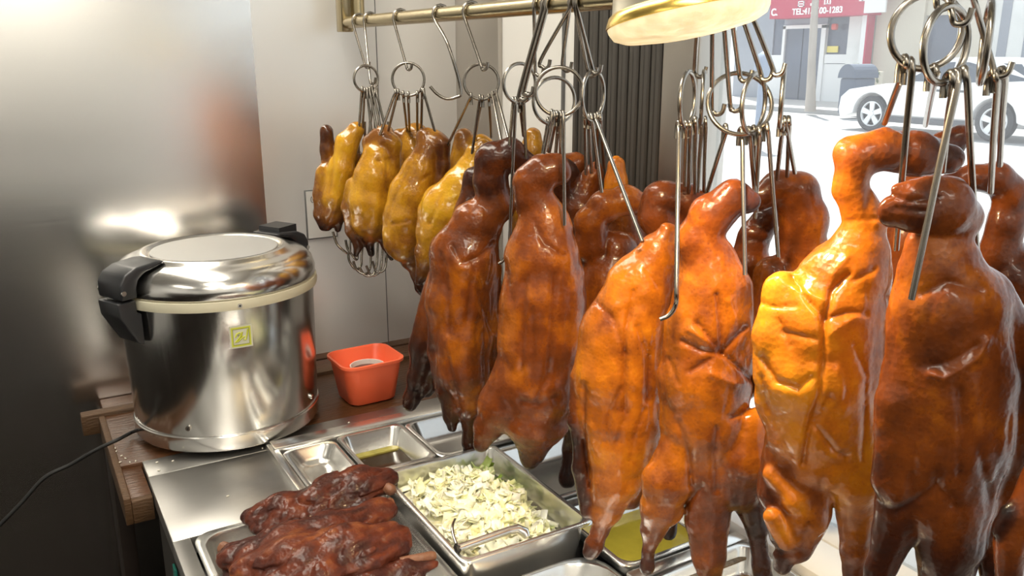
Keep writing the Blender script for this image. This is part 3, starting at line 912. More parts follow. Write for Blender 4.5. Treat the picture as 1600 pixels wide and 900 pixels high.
lathe('sauce', [(0.0325, 0.050), (0.0334, 0.054), (0.01, 0.0545)], M['red_sauce'], sb, 40, bc)

# ================================================================== SIGNED-DISTANCE MEAT
LAT = rng.rand(32, 32, 32).astype(np.float32)


def vnoise(P):
    i = np.floor(P).astype(np.int64); f = (P - i).astype(np.float32)
    f = f * f * (3 - 2 * f)
    i0 = i & 31; i1 = (i + 1) & 31
    def g(a, b, c): return LAT[a, b, c]
    x0, y0, z0 = i0[:, 0], i0[:, 1], i0[:, 2]; x1, y1, z1 = i1[:, 0], i1[:, 1], i1[:, 2]
    fx, fy, fz = f[:, 0], f[:, 1], f[:, 2]
    c00 = g(x0, y0, z0) * (1 - fx) + g(x1, y0, z0) * fx
    c10 = g(x0, y1, z0) * (1 - fx) + g(x1, y1, z0) * fx
    c01 = g(x0, y0, z1) * (1 - fx) + g(x1, y0, z1) * fx
    c11 = g(x0, y1, z1) * (1 - fx) + g(x1, y1, z1) * fx
    return (c00 * (1 - fy) + c10 * fy) * (1 - fz) + (c01 * (1 - fy) + c11 * fy) * fz


def surface_nets(V, org, h):
    s = V < 0
    nx, ny, nz = V.shape
    c = [s[i:nx - 1 + i, j:ny - 1 + j, k:nz - 1 + k] for i in (0, 1) for j in (0, 1) for k in (0, 1)]
    cnt = sum(a.astype(np.int8) for a in c)
    act = (cnt > 0) & (cnt < 8)
    idx = np.argwhere(act)
    if len(idx) == 0:
        return np.zeros((0, 3)), np.zeros((0, 4), int)
    num = np.full(act.shape, -1, np.int64)
    num[act] = np.arange(len(idx))
    acc = np.zeros((len(idx), 3)); n = np.zeros(len(idx))
    corners = [(i, j, k) for i in (0, 1) for j in (0, 1) for k in (0, 1)]
    vals = {q: V[idx[:, 0] + q[0], idx[:, 1] + q[1], idx[:, 2] + q[2]] for q in corners}
    for a in corners:
        for ax in range(3):
            if a[ax] == 0:
                b = list(a); b[ax] = 1; b = tuple(b)
                va, vb = vals[a], vals[b]
                m = (va < 0) != (vb < 0)
                t = np.where(m, va / np.where(m, va - vb, 1), 0)
                p = np.zeros((len(idx), 3)); p += a; p[:, ax] += t
                acc[m] += p[m]; n[m] += 1
    P = org + (idx + acc / n[:, None]) * h
    quads = []
    for ax in range(3):
        o1, o2 = (ax + 1) % 3, (ax + 2) % 3
        sl0 = [slice(None)] * 3; sl1 = [slice(None)] * 3
        sl0[ax] = slice(0, -1); sl1[ax] = slice(1, None)
        d = s[tuple(sl0)] != s[tuple(sl1)]
        E = np.argwhere(d)
        E = E[(E[:, o1] > 0) & (E[:, o2] > 0) & (E[:, o1] < V.shape[o1] - 1) & (E[:, o2] < V.shape[o2] - 1)]
        flip = s[E[:, 0], E[:, 1], E[:, 2]]
        q = []
        for (u, w) in ((1, 1), (0, 1), (0, 0), (1, 0)):
            X = E.copy(); X[:, o1] -= u; X[:, o2] -= w
            q.append(num[X[:, 0], X[:, 1], X[:, 2]])
        Q = np.stack(q, 1)
        Q[~flip] = Q[~flip][:, ::-1]
        quads.append(Q)
    Q = np.concatenate(quads)
    Q = Q[(Q >= 0).all(1)]
    return P, Q


def prims_eval(P, prims, k):
    """P: (n,3) local; prims: (a,b,ra,rb,tint_a,tint_b). returns distance and tint"""
    d = None
    for (a, b, ra, rb, ta, tb) in prims:
        ab = b - a
        L2 = float(ab @ ab)
        pa = P - a
        t = np.clip((pa @ ab) / L2, 0, 1) if L2 > 1e-10 else np.zeros(len(P), np.float32)
        q = pa - t[:, None] * ab
        e = np.sqrt((q * q).sum(1)) - (ra + (rb - ra) * t)
        tt = ta + (tb - ta) * t
        if d is None:
            d, c = e, tt
        else:
            h = np.clip(0.5 + 0.5 * (d - e) / k, 0, 1)
            d = d * (1 - h) + e * h - k * h * (1 - h)
            c = c * (1 - h) + tt * h
    return d.astype(np.float32), c


def sdf_mesh(prims, k, h, flat, org_basis, extra):
    """prims in a local frame (u, v, w); org_basis=(origin, U, V, W). extra(Plocal, Pworld) -> (displacement, tint offset)"""
    O, bu, bv, bw_ = org_basis
    A = np.array([p[0] for p in prims] + [p[1] for p in prims]); Rr = np.array([p[2] for p in prims] + [p[3] for p in prims])
    pad = 0.006 + k * 0.4
    lo = (A - Rr[:, None]).min(0) - pad; hi = (A + Rr[:, None]).max(0) + pad
    # v axis is squeezed by 'flat' in the world, so work in unsqueezed local space with a finer step there
    H = 2 * h
    nC = np.ceil((hi - lo) / H).astype(int) + 2
    g = [lo[i] + H * np.arange(nC[i]) for i in range(3)]
    G = np.stack(np.meshgrid(*g, indexing='ij'), -1).reshape(-1, 3).astype(np.float32)
    dC, _ = prims_eval(G, prims, k)
    dC = dC.reshape(nC)
    near = np.abs(dC) < H * 1.9 + 0.007
    nF = 2 * nC - 1
    VF = np.empty(nF, np.float32)
    # nearest coarse value everywhere, exact values near the surface
    ix = [np.minimum((np.arange(n) + 1) // 2, m - 1) for n, m in zip(nF, nC)]
    VF[:] = dC[np.ix_(*ix)]
    msk = near[np.ix_(*ix)]
    I = np.argwhere(msk)
    P = (lo + I * h).astype(np.float32)
    d, _ = prims_eval(P, prims, k)
    Pw = O + P[:, :1] * bu + P[:, 1:2] * (bv * flat) + P[:, 2:] * bw_
    dd, _ = extra(P, Pw)
    VF[msk] = d + dd
    Vx, Q = surface_nets(VF, lo, h)
    _, tint = prims_eval(Vx.astype(np.float32), prims, k)
    Vw = O + Vx[:, :1] * bu + Vx[:, 1:2] * (bv * flat) + Vx[:, 2:] * bw_
    _, dt = extra(Vx.astype(np.float32), Vw)
    return Vw, Q, tint + dt


def big_mesh(V, Q):
    me = bpy.data.meshes.new('m')
    me.vertices.add(len(V)); me.vertices.foreach_set('co', V.astype(np.float32).ravel())
    me.loops.add(len(Q) * 4); me.loops.foreach_set('vertex_index', Q.astype(np.int32).ravel())
    me.polygons.add(len(Q))
    me.polygons.foreach_set('loop_start', np.arange(0, len(Q) * 4, 4, dtype=np.int32))
    me.polygons.foreach_set('use_smooth', np.ones(len(Q), bool))
    me.update(calc_edges=True)
    me.validate()
    return me


def seg_dist(px, py, poly):
    best = np.full(len(px), 1e9, np.float32)
    for (x0, y0), (x1, y1) in zip(poly[:-1], poly[1:]):
        dx, dy = x1 - x0, y1 - y0
        t = np.clip(((px - x0) * dx + (py - y0) * dy) / (dx * dx + dy * dy + 1e-9), 0, 1)
        best = np.minimum(best, np.hypot(px - x0 - t * dx, py - y0 - t * dy))
    return best


def bird(name, label, cat, group, D, chains, creases=(), res=0.0035, flat=0.85, k=9, mat='duck', amp=0.0035, seed=0, mirror=None):
    """chains: (roast, [(x, y, r[, toward viewer])]) in photo pixels on the upright plane at distance D: gives real positions and sizes"""
    xs = [p[0] for c in chains for p in c[1]]; ys = [p[1] for c in chains for p in c[1]]
    mx, my = sum(xs) / len(xs), (min(ys) + max(ys)) / 2
    O = on_d(mx, my, D)
    un = unit_at(mx, my, D)
    prims = []
    for c in chains:
        tint, pts = c[0], c[1]
        L = []
        for i, q in enumerate(pts):
            x, y, r = q[:3]; dz = q[3] if len(q) > 3 else 0.0
            t_ = float(np.interp(i / max(1, len(pts) - 1), np.linspace(0, 1, len(tint)), tint)) if hasattr(tint, '__len__') else tint
            w = on_d(x, y, D)
            u1 = unit_at(x, y, D)
            if mat == 'chicken':
                t_ = t_ + 0.06
            if mat == 'duck' and t_ > 0.42:
                t_ = 0.42 + (t_ - 0.42) * 0.88
            loc = np.array(((w - O) @ RT, dz * u1 / flat, (w - O)[2]))
            L.append((loc, r * u1, t_))
        for a, b in zip(L[:-1], L[1:]):
            prims.append((a[0].astype(np.float32), b[0].astype(np.float32), a[1], b[1], a[2], b[2]))
    sh = np.array((seed * 3.7, seed * 1.3, seed * 2.1))

    def extra(P, Pw):
        d = Pw - CAM
        z = d @ FW
        px = 800 + F * (d @ RT) / z; py = 450 - F * (d @ UP) / z
        n1 = vnoise((Pw * np.array((1, 1, 0.5)) / 0.030 + sh)); n2 = vnoise(Pw * np.array((1, 1, 0.55)) / 0.013 + sh * 2)
        n3 = vnoise(Pw / 0.060 + sh)
        rid = np.abs(n1 * 2 - 1); rid2 = np.abs(n2 * 2 - 1)
        n4 = vnoise(Pw * np.array((1, 1, 0.4)) / 0.0075 + sh * 3 + n1[:, None] * 1.5)
        disp = amp * (0.9 * (n3 - 0.5) * 2 - 0.8 * np.clip(0.30 - rid, 0, 1) * -1.6 - 0.45 * np.clip(rid2 - 0.25, 0, 1) + 0.30 * np.clip(0.35 - np.abs(n4 * 2 - 1), 0, 1))
        dt = (0.24 if mat == 'duck' else 0.16) * (n3 - 0.5) + 0.14 * np.clip(0.30 - rid, 0, 1)  # random browning, plus shade painted into the fine wrinkles
        front = np.clip((P[:, 1] + 0.012) / 0.02, 0, 1)
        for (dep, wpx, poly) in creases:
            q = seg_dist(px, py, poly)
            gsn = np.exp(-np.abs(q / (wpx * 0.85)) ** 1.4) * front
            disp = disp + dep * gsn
            if dep > 0: dt = dt + 0.08 * gsn * min(1, dep / 0.004)  # crease shade painted into the skin colour
            else: dt = dt - 0.05 * gsn  # ridges painted lighter, as if catching light
        return disp.astype(np.float32), dt.astype(np.float32)

    V, Q, tint = sdf_mesh(prims, k * un, res, flat, (O, RT, -FH, UZ), extra)
    me = big_mesh(V - O, Q)
    at = me.attributes.new('roast', 'FLOAT', 'POINT')
    at.data.foreach_set('value', np.clip(tint, 0, 1).astype(np.float32)[:len(me.vertices)])
    o = link(name, me, M[mat])
    o.location = O
    return tag(o, label, cat, group)


GD, GC = 'roast ducks on the rail', 'soy chickens on the rail'

# --- the six large roast ducks of the front row, from the window end to the wall end; roast tints carry lamp light too
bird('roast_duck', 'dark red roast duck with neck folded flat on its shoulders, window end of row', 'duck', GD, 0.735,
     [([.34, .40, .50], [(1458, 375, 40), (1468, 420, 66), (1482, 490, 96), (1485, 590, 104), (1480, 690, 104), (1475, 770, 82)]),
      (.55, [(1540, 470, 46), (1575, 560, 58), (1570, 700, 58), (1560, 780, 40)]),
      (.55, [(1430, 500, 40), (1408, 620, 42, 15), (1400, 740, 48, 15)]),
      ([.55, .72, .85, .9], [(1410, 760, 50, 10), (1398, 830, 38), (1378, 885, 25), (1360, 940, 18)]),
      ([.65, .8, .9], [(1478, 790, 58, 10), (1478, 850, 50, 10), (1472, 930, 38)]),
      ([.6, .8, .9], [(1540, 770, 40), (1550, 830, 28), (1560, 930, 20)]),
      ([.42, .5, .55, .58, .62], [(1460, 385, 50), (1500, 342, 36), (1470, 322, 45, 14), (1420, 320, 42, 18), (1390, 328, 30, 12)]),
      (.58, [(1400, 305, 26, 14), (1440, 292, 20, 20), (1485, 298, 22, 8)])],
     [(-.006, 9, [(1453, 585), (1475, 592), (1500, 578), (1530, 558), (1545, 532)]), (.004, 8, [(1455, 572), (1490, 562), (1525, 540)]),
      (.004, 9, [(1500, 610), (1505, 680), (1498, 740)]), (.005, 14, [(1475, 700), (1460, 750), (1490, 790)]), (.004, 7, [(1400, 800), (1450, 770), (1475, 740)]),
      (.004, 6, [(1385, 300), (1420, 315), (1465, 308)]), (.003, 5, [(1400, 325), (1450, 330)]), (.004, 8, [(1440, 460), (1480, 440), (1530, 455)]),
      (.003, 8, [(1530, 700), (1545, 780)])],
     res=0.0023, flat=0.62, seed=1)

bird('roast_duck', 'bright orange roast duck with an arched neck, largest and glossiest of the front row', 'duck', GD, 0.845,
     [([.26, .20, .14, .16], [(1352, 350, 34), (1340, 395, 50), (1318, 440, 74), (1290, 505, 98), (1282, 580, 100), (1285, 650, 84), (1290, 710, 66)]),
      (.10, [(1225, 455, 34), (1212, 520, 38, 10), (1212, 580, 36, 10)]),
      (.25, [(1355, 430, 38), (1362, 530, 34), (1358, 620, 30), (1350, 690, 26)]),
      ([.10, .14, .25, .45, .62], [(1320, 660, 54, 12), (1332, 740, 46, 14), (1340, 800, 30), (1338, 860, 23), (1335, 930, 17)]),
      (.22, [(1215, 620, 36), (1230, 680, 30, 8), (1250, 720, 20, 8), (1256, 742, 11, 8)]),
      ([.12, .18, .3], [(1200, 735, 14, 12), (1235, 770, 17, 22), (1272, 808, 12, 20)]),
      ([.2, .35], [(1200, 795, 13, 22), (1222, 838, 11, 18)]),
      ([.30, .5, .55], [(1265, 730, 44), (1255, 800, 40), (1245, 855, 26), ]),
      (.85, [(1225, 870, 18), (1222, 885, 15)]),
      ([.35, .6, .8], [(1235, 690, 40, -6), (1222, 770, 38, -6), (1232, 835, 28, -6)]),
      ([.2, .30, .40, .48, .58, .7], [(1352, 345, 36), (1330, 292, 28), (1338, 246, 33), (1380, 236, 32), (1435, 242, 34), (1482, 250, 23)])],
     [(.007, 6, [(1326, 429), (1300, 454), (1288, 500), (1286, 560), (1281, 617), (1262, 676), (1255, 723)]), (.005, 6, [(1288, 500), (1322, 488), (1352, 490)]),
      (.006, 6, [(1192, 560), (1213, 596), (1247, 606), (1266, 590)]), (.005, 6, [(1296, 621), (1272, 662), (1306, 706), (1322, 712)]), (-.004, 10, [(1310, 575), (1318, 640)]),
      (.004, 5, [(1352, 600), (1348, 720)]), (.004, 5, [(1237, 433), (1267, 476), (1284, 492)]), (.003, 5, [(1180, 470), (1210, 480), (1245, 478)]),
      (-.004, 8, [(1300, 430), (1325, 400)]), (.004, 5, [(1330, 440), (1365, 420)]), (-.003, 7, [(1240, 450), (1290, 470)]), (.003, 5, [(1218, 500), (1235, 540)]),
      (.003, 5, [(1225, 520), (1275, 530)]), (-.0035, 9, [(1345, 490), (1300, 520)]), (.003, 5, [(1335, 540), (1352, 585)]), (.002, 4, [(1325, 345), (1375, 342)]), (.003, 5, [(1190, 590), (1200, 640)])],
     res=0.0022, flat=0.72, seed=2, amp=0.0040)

bird('roast_duck', 'orange brown roast duck with a puckered breast, just left of the brightest duck', 'duck', GD, 0.985,
     [(.32, [(1108, 405, 38), (1112, 445, 56), (1105, 510, 66), (1098, 590, 70), (1100, 660, 66), (1102, 720, 52)]),
      (.36, [(1148, 450, 28), (1145, 540, 32), (1140, 620, 34)]),
      ([.26, .26, .32, .50, .75, .95], [(1060, 700, 36, 8), (1042, 745, 42, 12), (1034, 788, 34, 8), (1020, 828, 18), (1012, 862, 9), (1010, 886, 13)]),
      ([.22, .38, .6], [(1165, 660, 34, 14), (1160, 710, 44, 18), (1150, 760, 36, 8)]),
      ([.42, .55, .68], [(1108, 740, 50), (1105, 810, 36), (1108, 870, 24), (1110, 905, 14)]),
      ([.8, .9, .97], [(1165, 770, 30), (1182, 825, 15), (1190, 880, 13), (1192, 898, 15)]),
      ([.35, .45, .5, .6, .7], [(1108, 412, 44), (1090, 376, 33), (1110, 338, 33), (1146, 310, 29), (1170, 316, 19)])],
     [(.006, 5, [(1120, 460), (1126, 510), (1127, 551), (1147, 569), (1172, 592)]), (.005, 5, [(1090, 505), (1127, 551), (1164, 512)]), (.005, 5, [(1066, 533), (1093, 547), (1127, 553)]),
      (-.004, 8, [(1075, 515), (1110, 535)]), (-.005, 9, [(1110, 585), (1150, 600)]), (.004, 5, [(1078, 580), (1110, 560)]), (.005, 6, [(1120, 670), (1117, 710), (1120, 765)]),
      (.006, 6, [(1143, 653), (1173, 637), (1188, 600)]), (.004, 5, [(1095, 760), (1070, 790)]), (.005, 7, [(1060, 660), (1075, 710), (1080, 760)]), (.003, 4, [(1045, 560), (1060, 600)]), (-.003, 7, [(1140, 470), (1150, 500)])],
     res=0.0024, flat=0.75, seed=3, amp=0.0036)

bird('roast_duck', 'long golden brown roast duck with one leg hanging lowest over the yellow broth', 'duck', GD, 1.07,
     [(.26, [(1045, 362, 16), (1028, 400, 34), (1000, 450, 54), (970, 520, 66), (966, 590, 68), (968, 650, 66), (968, 710, 52)]),
      ([.22, .24, .32, .5, .75, .9], [(962, 690, 48, 10), (958, 745, 39, 12), (948, 795, 24, 4), (938, 830, 12), (928, 853, 14), (922, 862, 12)]),
      ([.35, .5, .65], [(1000, 690, 32), (1003, 740, 24), (985, 780, 16)]),
      ([.6, .72, .8, .85], [(903, 590, 11), (900, 660, 14), (908, 730, 14), (918, 800, 10)]),
      ([.8, .95], [(1024, 580, 12), (1024, 630, 10)])],
     [(.006, 5, [(990, 455), (978, 516), (976, 560), (976, 640)]), (.006, 6, [(996, 511), (1013, 560), (1012, 625)]), (.004, 5, [(970, 607), (950, 650), (946, 690)]), (.003, 4, [(978, 647), (963, 690)]),
      (.003, 5, [(1007, 640), (990, 680), (985, 720)]), (.003, 5, [(930, 470), (960, 500), (975, 550)]), (-.003, 8, [(960, 480), (985, 470)]), (.004, 5, [(914, 600), (914, 690), (922, 760)]), (.003, 4, [(1010, 420), (1030, 450)])],
     res=0.0026, flat=0.78, seed=4, amp=0.0036)

bird('roast_duck', 'red brown roast duck with its neck curled back, hanging over the cabbage pan', 'duck', GD, 1.25,
     [(.42, [(848, 328, 27), (850, 358, 43), (848, 400, 57), (848, 470, 67), (846, 540, 68), (842, 600, 66), (836, 645, 56)]),
      (.45, [(882, 430, 32), (878, 520, 34), (868, 610, 30)]),
      ([.40, .5, .65, .8], [(805, 580, 36, 8), (785, 630, 36, 6), (765, 665, 22), (752, 695, 12)]),
      ([.55, .68, .82, .92], [(838, 660, 48, 6), (833, 690, 27), (830, 712, 18), (828, 722, 12)]),
      ([.6, .78], [(870, 635, 26), (886, 650, 14)]),
      ([.4, .52, .6, .65, .6, .7], [(848, 345, 34), (832, 312, 28), (830, 286, 26), (848, 270, 25), (868, 264, 20), (876, 272, 14)])],
     [(.005, 5, [(868, 430), (862, 510), (856, 584), (838, 625)]), (.004, 5, [(820, 440), (818, 520), (815, 580)]), (.004, 5, [(835, 345), (850, 380), (880, 400)]), (.003, 4, [(790, 410), (800, 470)]),
      (.004, 6, [(815, 625), (840, 632), (870, 620)]), (-.003, 7, [(850, 610), (865, 640)]), (.003, 4, [(832, 480), (835, 560)])],
     res=0.0029, flat=0.78, seed=5, amp=0.0036)

bird('roast_duck', 'dark brown roast duck at the wall end of the duck row, next to the chickens', 'duck', GD, 1.41,
     [(.42, [(772, 322, 24), (745, 352, 40), (724, 400, 54), (722, 465, 54), (722, 520, 50)]),
      ([.38, .40, .48, .7, .9, .98], [(725, 530, 48, 8), (728, 575, 42, 10), (733, 622, 26, 4), (736, 660, 14), (733, 690, 12), (735, 706, 14)]),
      ([.55, .68, .8, .88], [(692, 470, 24), (690, 545, 22), (698, 610, 18), (704, 650, 12), (706, 668, 8)]),
      (.5, [(762, 420, 22), (764, 500, 18), (765, 570, 14)]),
      ([.5, .72, .8, .82, .7], [(778, 322, 28), (766, 282, 25), (770, 250, 26), (798, 242, 24), (824, 254, 17)])],
     [(.004, 5, [(690, 395), (700, 455), (702, 520)]), (.005, 5, [(708, 385), (722, 412), (750, 400), (770, 380)]), (.004, 5, [(735, 440), (730, 500)]), (.005, 5, [(700, 560), (712, 610), (720, 640)]), (.004, 5, [(756, 520), (757, 600), (748, 650)]),
      (-.003, 7, [(725, 420), (745, 430)]), (.003, 4, [(745, 450), (768, 520)])],
     res=0.0029, flat=0.80, seed=6, amp=0.0036)

# --- ducks of the second row, seen between and behind the front ones
bird('roast_duck', 'roast duck half hidden behind the wall end duck, only its dark leg hanging free', 'duck', GD, 1.52,
     [(.55, [(740, 330, 26), (720, 400, 42), (700, 470, 40), (690, 520, 34)]),
      ([.55, .7, .85, .95, .98], [(682, 490, 30), (664, 540, 24), (653, 590, 15), (645, 620, 12), (641, 632, 11)]),
      ([.8, .95], [(680, 560, 14), (674, 600, 10), (668, 612, 9)]),
      ([.6, .7, .75], [(735, 330, 24), (742, 280, 18), (770, 265, 16)])], res=0.005, seed=7)
bird('roast_duck', 'brown roast duck behind the cabbage-side duck, its thick neck arched in a loop', 'duck', GD, 1.33,
     [(.45, [(962, 395, 36), (958, 440, 52), (950, 520, 60), (940, 610, 54)]),
      ([.75, .9, .97], [(905, 640, 22), (892, 700, 12), (887, 740, 12), (886, 750, 13)]),
      ([.50, .50, .46, .44, .42], [(928, 385, 30), (924, 348, 24), (944, 322, 23), (980, 312, 21), (1008, 322, 17)])],
     [(.004, 5, [(950, 350), (945, 400)])], res=0.0045, seed=8)
bird('roast_duck', 'small dark roast duck behind the curled neck duck, neck held upright', 'duck', GD, 1.52,
     [(.62, [(905, 330, 34), (900, 400, 44), (895, 480, 46)]),
      ([.62, .5, .45], [(905, 330, 24), (915, 295, 18), (928, 272, 15), (930, 262, 10)]),
      (.85, [(880, 270, 24), (880, 300, 22)])], res=0.005, seed=9)
bird('roast_duck', 'roast duck behind the small dark one, its reddish crown showing by the hooks', 'duck', GD, 1.66,
     [(.55, [(875, 270, 26), (870, 330, 36), (868, 420, 44)]), ([.5, .45], [(872, 262, 20), (900, 256, 18)])], res=0.006, seed=10)
bird('roast_duck', 'roast duck whose pale yellow neck stump stands up against the ribbed gate', 'duck', GD, 1.46,
     [(.18, [(962, 258, 15), (962, 285, 18), (960, 330, 24)]), (.5, [(975, 340, 34), (980, 420, 46), (975, 500, 48)])], res=0.0055, seed=11)
bird('roast_duck', 'roast duck with a fat curled brown neck behind the long golden duck', 'duck', GD, 1.14,
     [(.50, [(1062, 400, 36), (1060, 470, 46), (1055, 560, 50), (1050, 640, 46)]),
      ([.42, .50, .55, .60, .6], [(1050, 372, 32), (1030, 338, 32), (1036, 314, 32), (1070, 315, 30), (1104, 336, 23)]),
      ([.9, .97], [(1052, 700, 24), (1048, 790, 12), (1045, 832, 13)])],
     [(.003, 5, [(1030, 320), (1060, 335)])], res=0.0045, seed=12)
bird('roast_duck', 'shaded roast duck on the window side with tall arched neck, beside the brightest duck', 'duck', GD, 1.10,
     [(.50, [(1262, 400, 36), (1262, 460, 56), (1250, 540, 60), (1240, 640, 58)]),
      ([.5, .5, .52, .55, .58], [(1250, 395, 33), (1256, 345, 35), (1245, 302, 32), (1216, 292, 25), (1190, 308, 21)]),
      (.5, [(1210, 430, 30), (1200, 520, 40)])], res=0.0045, seed=13)
bird('roast_duck', 'roast duck with a wrinkled drooping head between the puckered and the brightest duck', 'duck', GD, 1.17,
     [(.5, [(1170, 420, 34), (1160, 480, 46), (1150, 580, 50)]),
      ([.5, .6, .72], [(1165, 410, 26), (1178, 368, 24), (1196, 342, 20)]), (.8, [(1196, 345, 20), (1180, 372, 18)])],
     [(.004, 4, [(1175, 350), (1200, 360)]), (.004, 4, [(1170, 372), (1200, 378)])], res=0.0045, seed=14)
bird('roast_duck', 'shaded roast duck by the glass at the window end, its neck arched against the car', 'duck', GD, 0.93,
     [(.58, [(1590, 440, 60), (1600, 540, 80), (1605, 660, 84), (1600, 760, 60)]),
      ([.55, .52, .50, .55, .62, .68], [(1560, 400, 34), (1572, 350, 30), (1580, 305, 26), (1555, 280, 25), (1515, 278, 22), (1480, 284, 18)])],
     [(.004, 5, [(1500, 300), (1560, 310)])], res=0.0048, seed=15)
bird('roast_duck', 'dark roast duck hidden at the back of the window end, only its neck tip showing', 'duck', GD, 1.00,
     [(.62, [(1430, 300, 30), (1425, 380, 44), (1420, 480, 52), (1410, 620, 52)]),
      ([.6, .65, .65], [(1450, 270, 20), (1470, 225, 19), (1500, 212, 20)]), (.7, [(1500, 212, 17), (1496, 236, 12)])], res=0.0055, seed=16)
bird('roast_duck', 'roast duck cut by the picture edge, a charred red leg hanging at its near side', 'duck', GD, 0.66,
     [(.5, [(1720, 420, 60), (1735, 520, 95), (1735, 640, 100), (1720, 740, 80)]),
      ([.45, .5, .62, .75], [(1640, 760, 44), (1605, 800, 28), (1582, 850, 23), (1572, 930, 20)]),
      (.95, [(1575, 800, 14), (1560, 830, 8)])], res=0.0045, seed=17)

# --- soy chickens at the wall end
bird('soy_chicken', 'pale yellow soy chicken nearest the wall card, leftmost of the row', 'chicken', GC, 1.79,
     [([.25, .12, .15, .25, .45, .85], [(556, 203, 14), (542, 225, 19, 5), (535, 262, 20, 8), (525, 305, 18, 8), (518, 335, 13, 6), (512, 352, 8, 4)]),
      ([.72, .65, .55], [(509, 206, 11, -6), (511, 235, 12, -8), (512, 260, 12, -8)]),
      ([.40, .42, .55, .9], [(510, 272, 17), (503, 305, 14), (500, 335, 10), (505, 354, 7)]),
      ([.6, .75], [(552, 250, 16, -14), (545, 330, 14, -14)]), ([.75, .9], [(530, 340, 9), (528, 358, 5)])],
     [(.004, 3, [(521, 215), (520, 265), (516, 300)]), (-.002, 4, [(522, 330), (528, 310)])], res=0.0034, k=6, mat='chicken', flat=0.9, amp=0.002, seed=21)
bird('soy_chicken', 'brown gold soy chicken with a dark spot on its shoulder, second from the wall card', 'chicken', GC, 1.73,
     [([.25, .18, .22, .30, .45], [(590, 245, 24), (585, 275, 31, 6), (580, 315, 33, 6), (577, 345, 28, 4), (580, 362, 18)]),
      ([.40, .38, .5, .75, .9], [(552, 288, 11, 4), (543, 325, 10), (548, 360, 9), (560, 385, 7), (556, 398, 5)]),
      ([.45, .35, .45], [(600, 220, 16), (613, 225, 14), (615, 270, 11)]),
      ([.40, .5], [(598, 212, 18, -10), (580, 225, 16, -8)]),
      ([.6, .8, .85], [(590, 360, 10), (602, 385, 6), (612, 405, 4)]), ([.75, .9], [(575, 368, 10), (580, 396, 7)])],
     [(.006, 3.5, [(592, 251), (594, 252)]), (.003, 3, [(603, 250), (606, 300)])], res=0.0034, k=6, mat='chicken', flat=0.9, amp=0.002, seed=22)
bird('soy_chicken', 'plump gold soy chicken with a bulging thigh, third from the wall card', 'chicken', GC, 1.67,
     [([.45, .25, .22, .28, .34, .5], [(668, 232, 18), (655, 265, 26, 4), (642, 300, 32, 6), (634, 340, 34, 6), (633, 375, 32, 6), (642, 405, 18)]),
      ([.22, .3], [(622, 362, 22, 12), (630, 385, 20, 12)]),
      ([.65, .6, .5], [(690, 225, 14), (692, 258, 12), (685, 290, 12)]),
      ([.45, .55, .75, .88], [(645, 405, 15), (650, 430, 9), (655, 450, 7), (658, 458, 5)]),
      ([.5, .45], [(665, 215, 15, -4), (680, 218, 14, -4)])],
     [(.003, 3, [(640, 262), (612, 320), (606, 345)]), (.003, 3, [(612, 350), (640, 345)]), (.003, 3, [(660, 280), (672, 272)])], res=0.0034, k=6, mat='chicken', flat=0.9, amp=0.002, seed=23)
bird('soy_chicken', 'bright yellow soy chicken with raised shoulders beside the dark duck, fourth from the wall card', 'chicken', GC, 1.60,
     [([.15, .10, .12, .2, .35, .55], [(742, 240, 15), (735, 265, 22), (722, 295, 34, 4), (702, 325, 42, 4), (688, 360, 36), (672, 395, 24), (662, 425, 12)]),
      ([.3, .28, .4], [(680, 302, 12), (668, 330, 14), (662, 365, 13)]),
      ([.2, .3], [(742, 240, 16), (755, 228, 12)]), ([.55, .8], [(664, 420, 10), (655, 440, 6)])],
     [(.003, 3, [(690, 305), (672, 350)]), (-.002, 5, [(700, 310), (730, 300)])], res=0.0034, k=6, mat='chicken', flat=0.9, amp=0.002, seed=24)
bird('soy_chicken', 'round golden soy chicken behind the second and third, only its top showing', 'chicken', GC, 1.84,
     [([.35, .35, .4], [(650, 212, 20), (645, 240, 30), (640, 300, 36)]), (.45, [(625, 215, 14), (628, 260, 16)])], res=0.0045, k=6, mat='chicken', flat=0.9, amp=0.002, seed=25)
bird('soy_chicken', 'golden soy chicken behind the fourth one, its top between the hook prongs', 'chicken', GC, 1.76,
     [([.42, .35, .4], [(725, 215, 16), (730, 235, 24), (725, 300, 36)]), ([.3, .35], [(752, 222, 14), (768, 232, 12)])], res=0.0045, k=6, mat='chicken', flat=0.9, amp=0.002, seed=26)
bird('soy_chicken', 'small orange soy chicken tip behind the dark folded duck neck', 'chicken', GC, 1.78,
     [([.35, .35, .45], [(833, 212, 13), (832, 235, 18), (828, 300, 30), (825, 380, 32)])], res=0.005, k=6, mat='chicken', flat=0.9, amp=0.002, seed=27)

# ------------------------------------------------------------------ glazed pork ribs
FLAT = 0.62


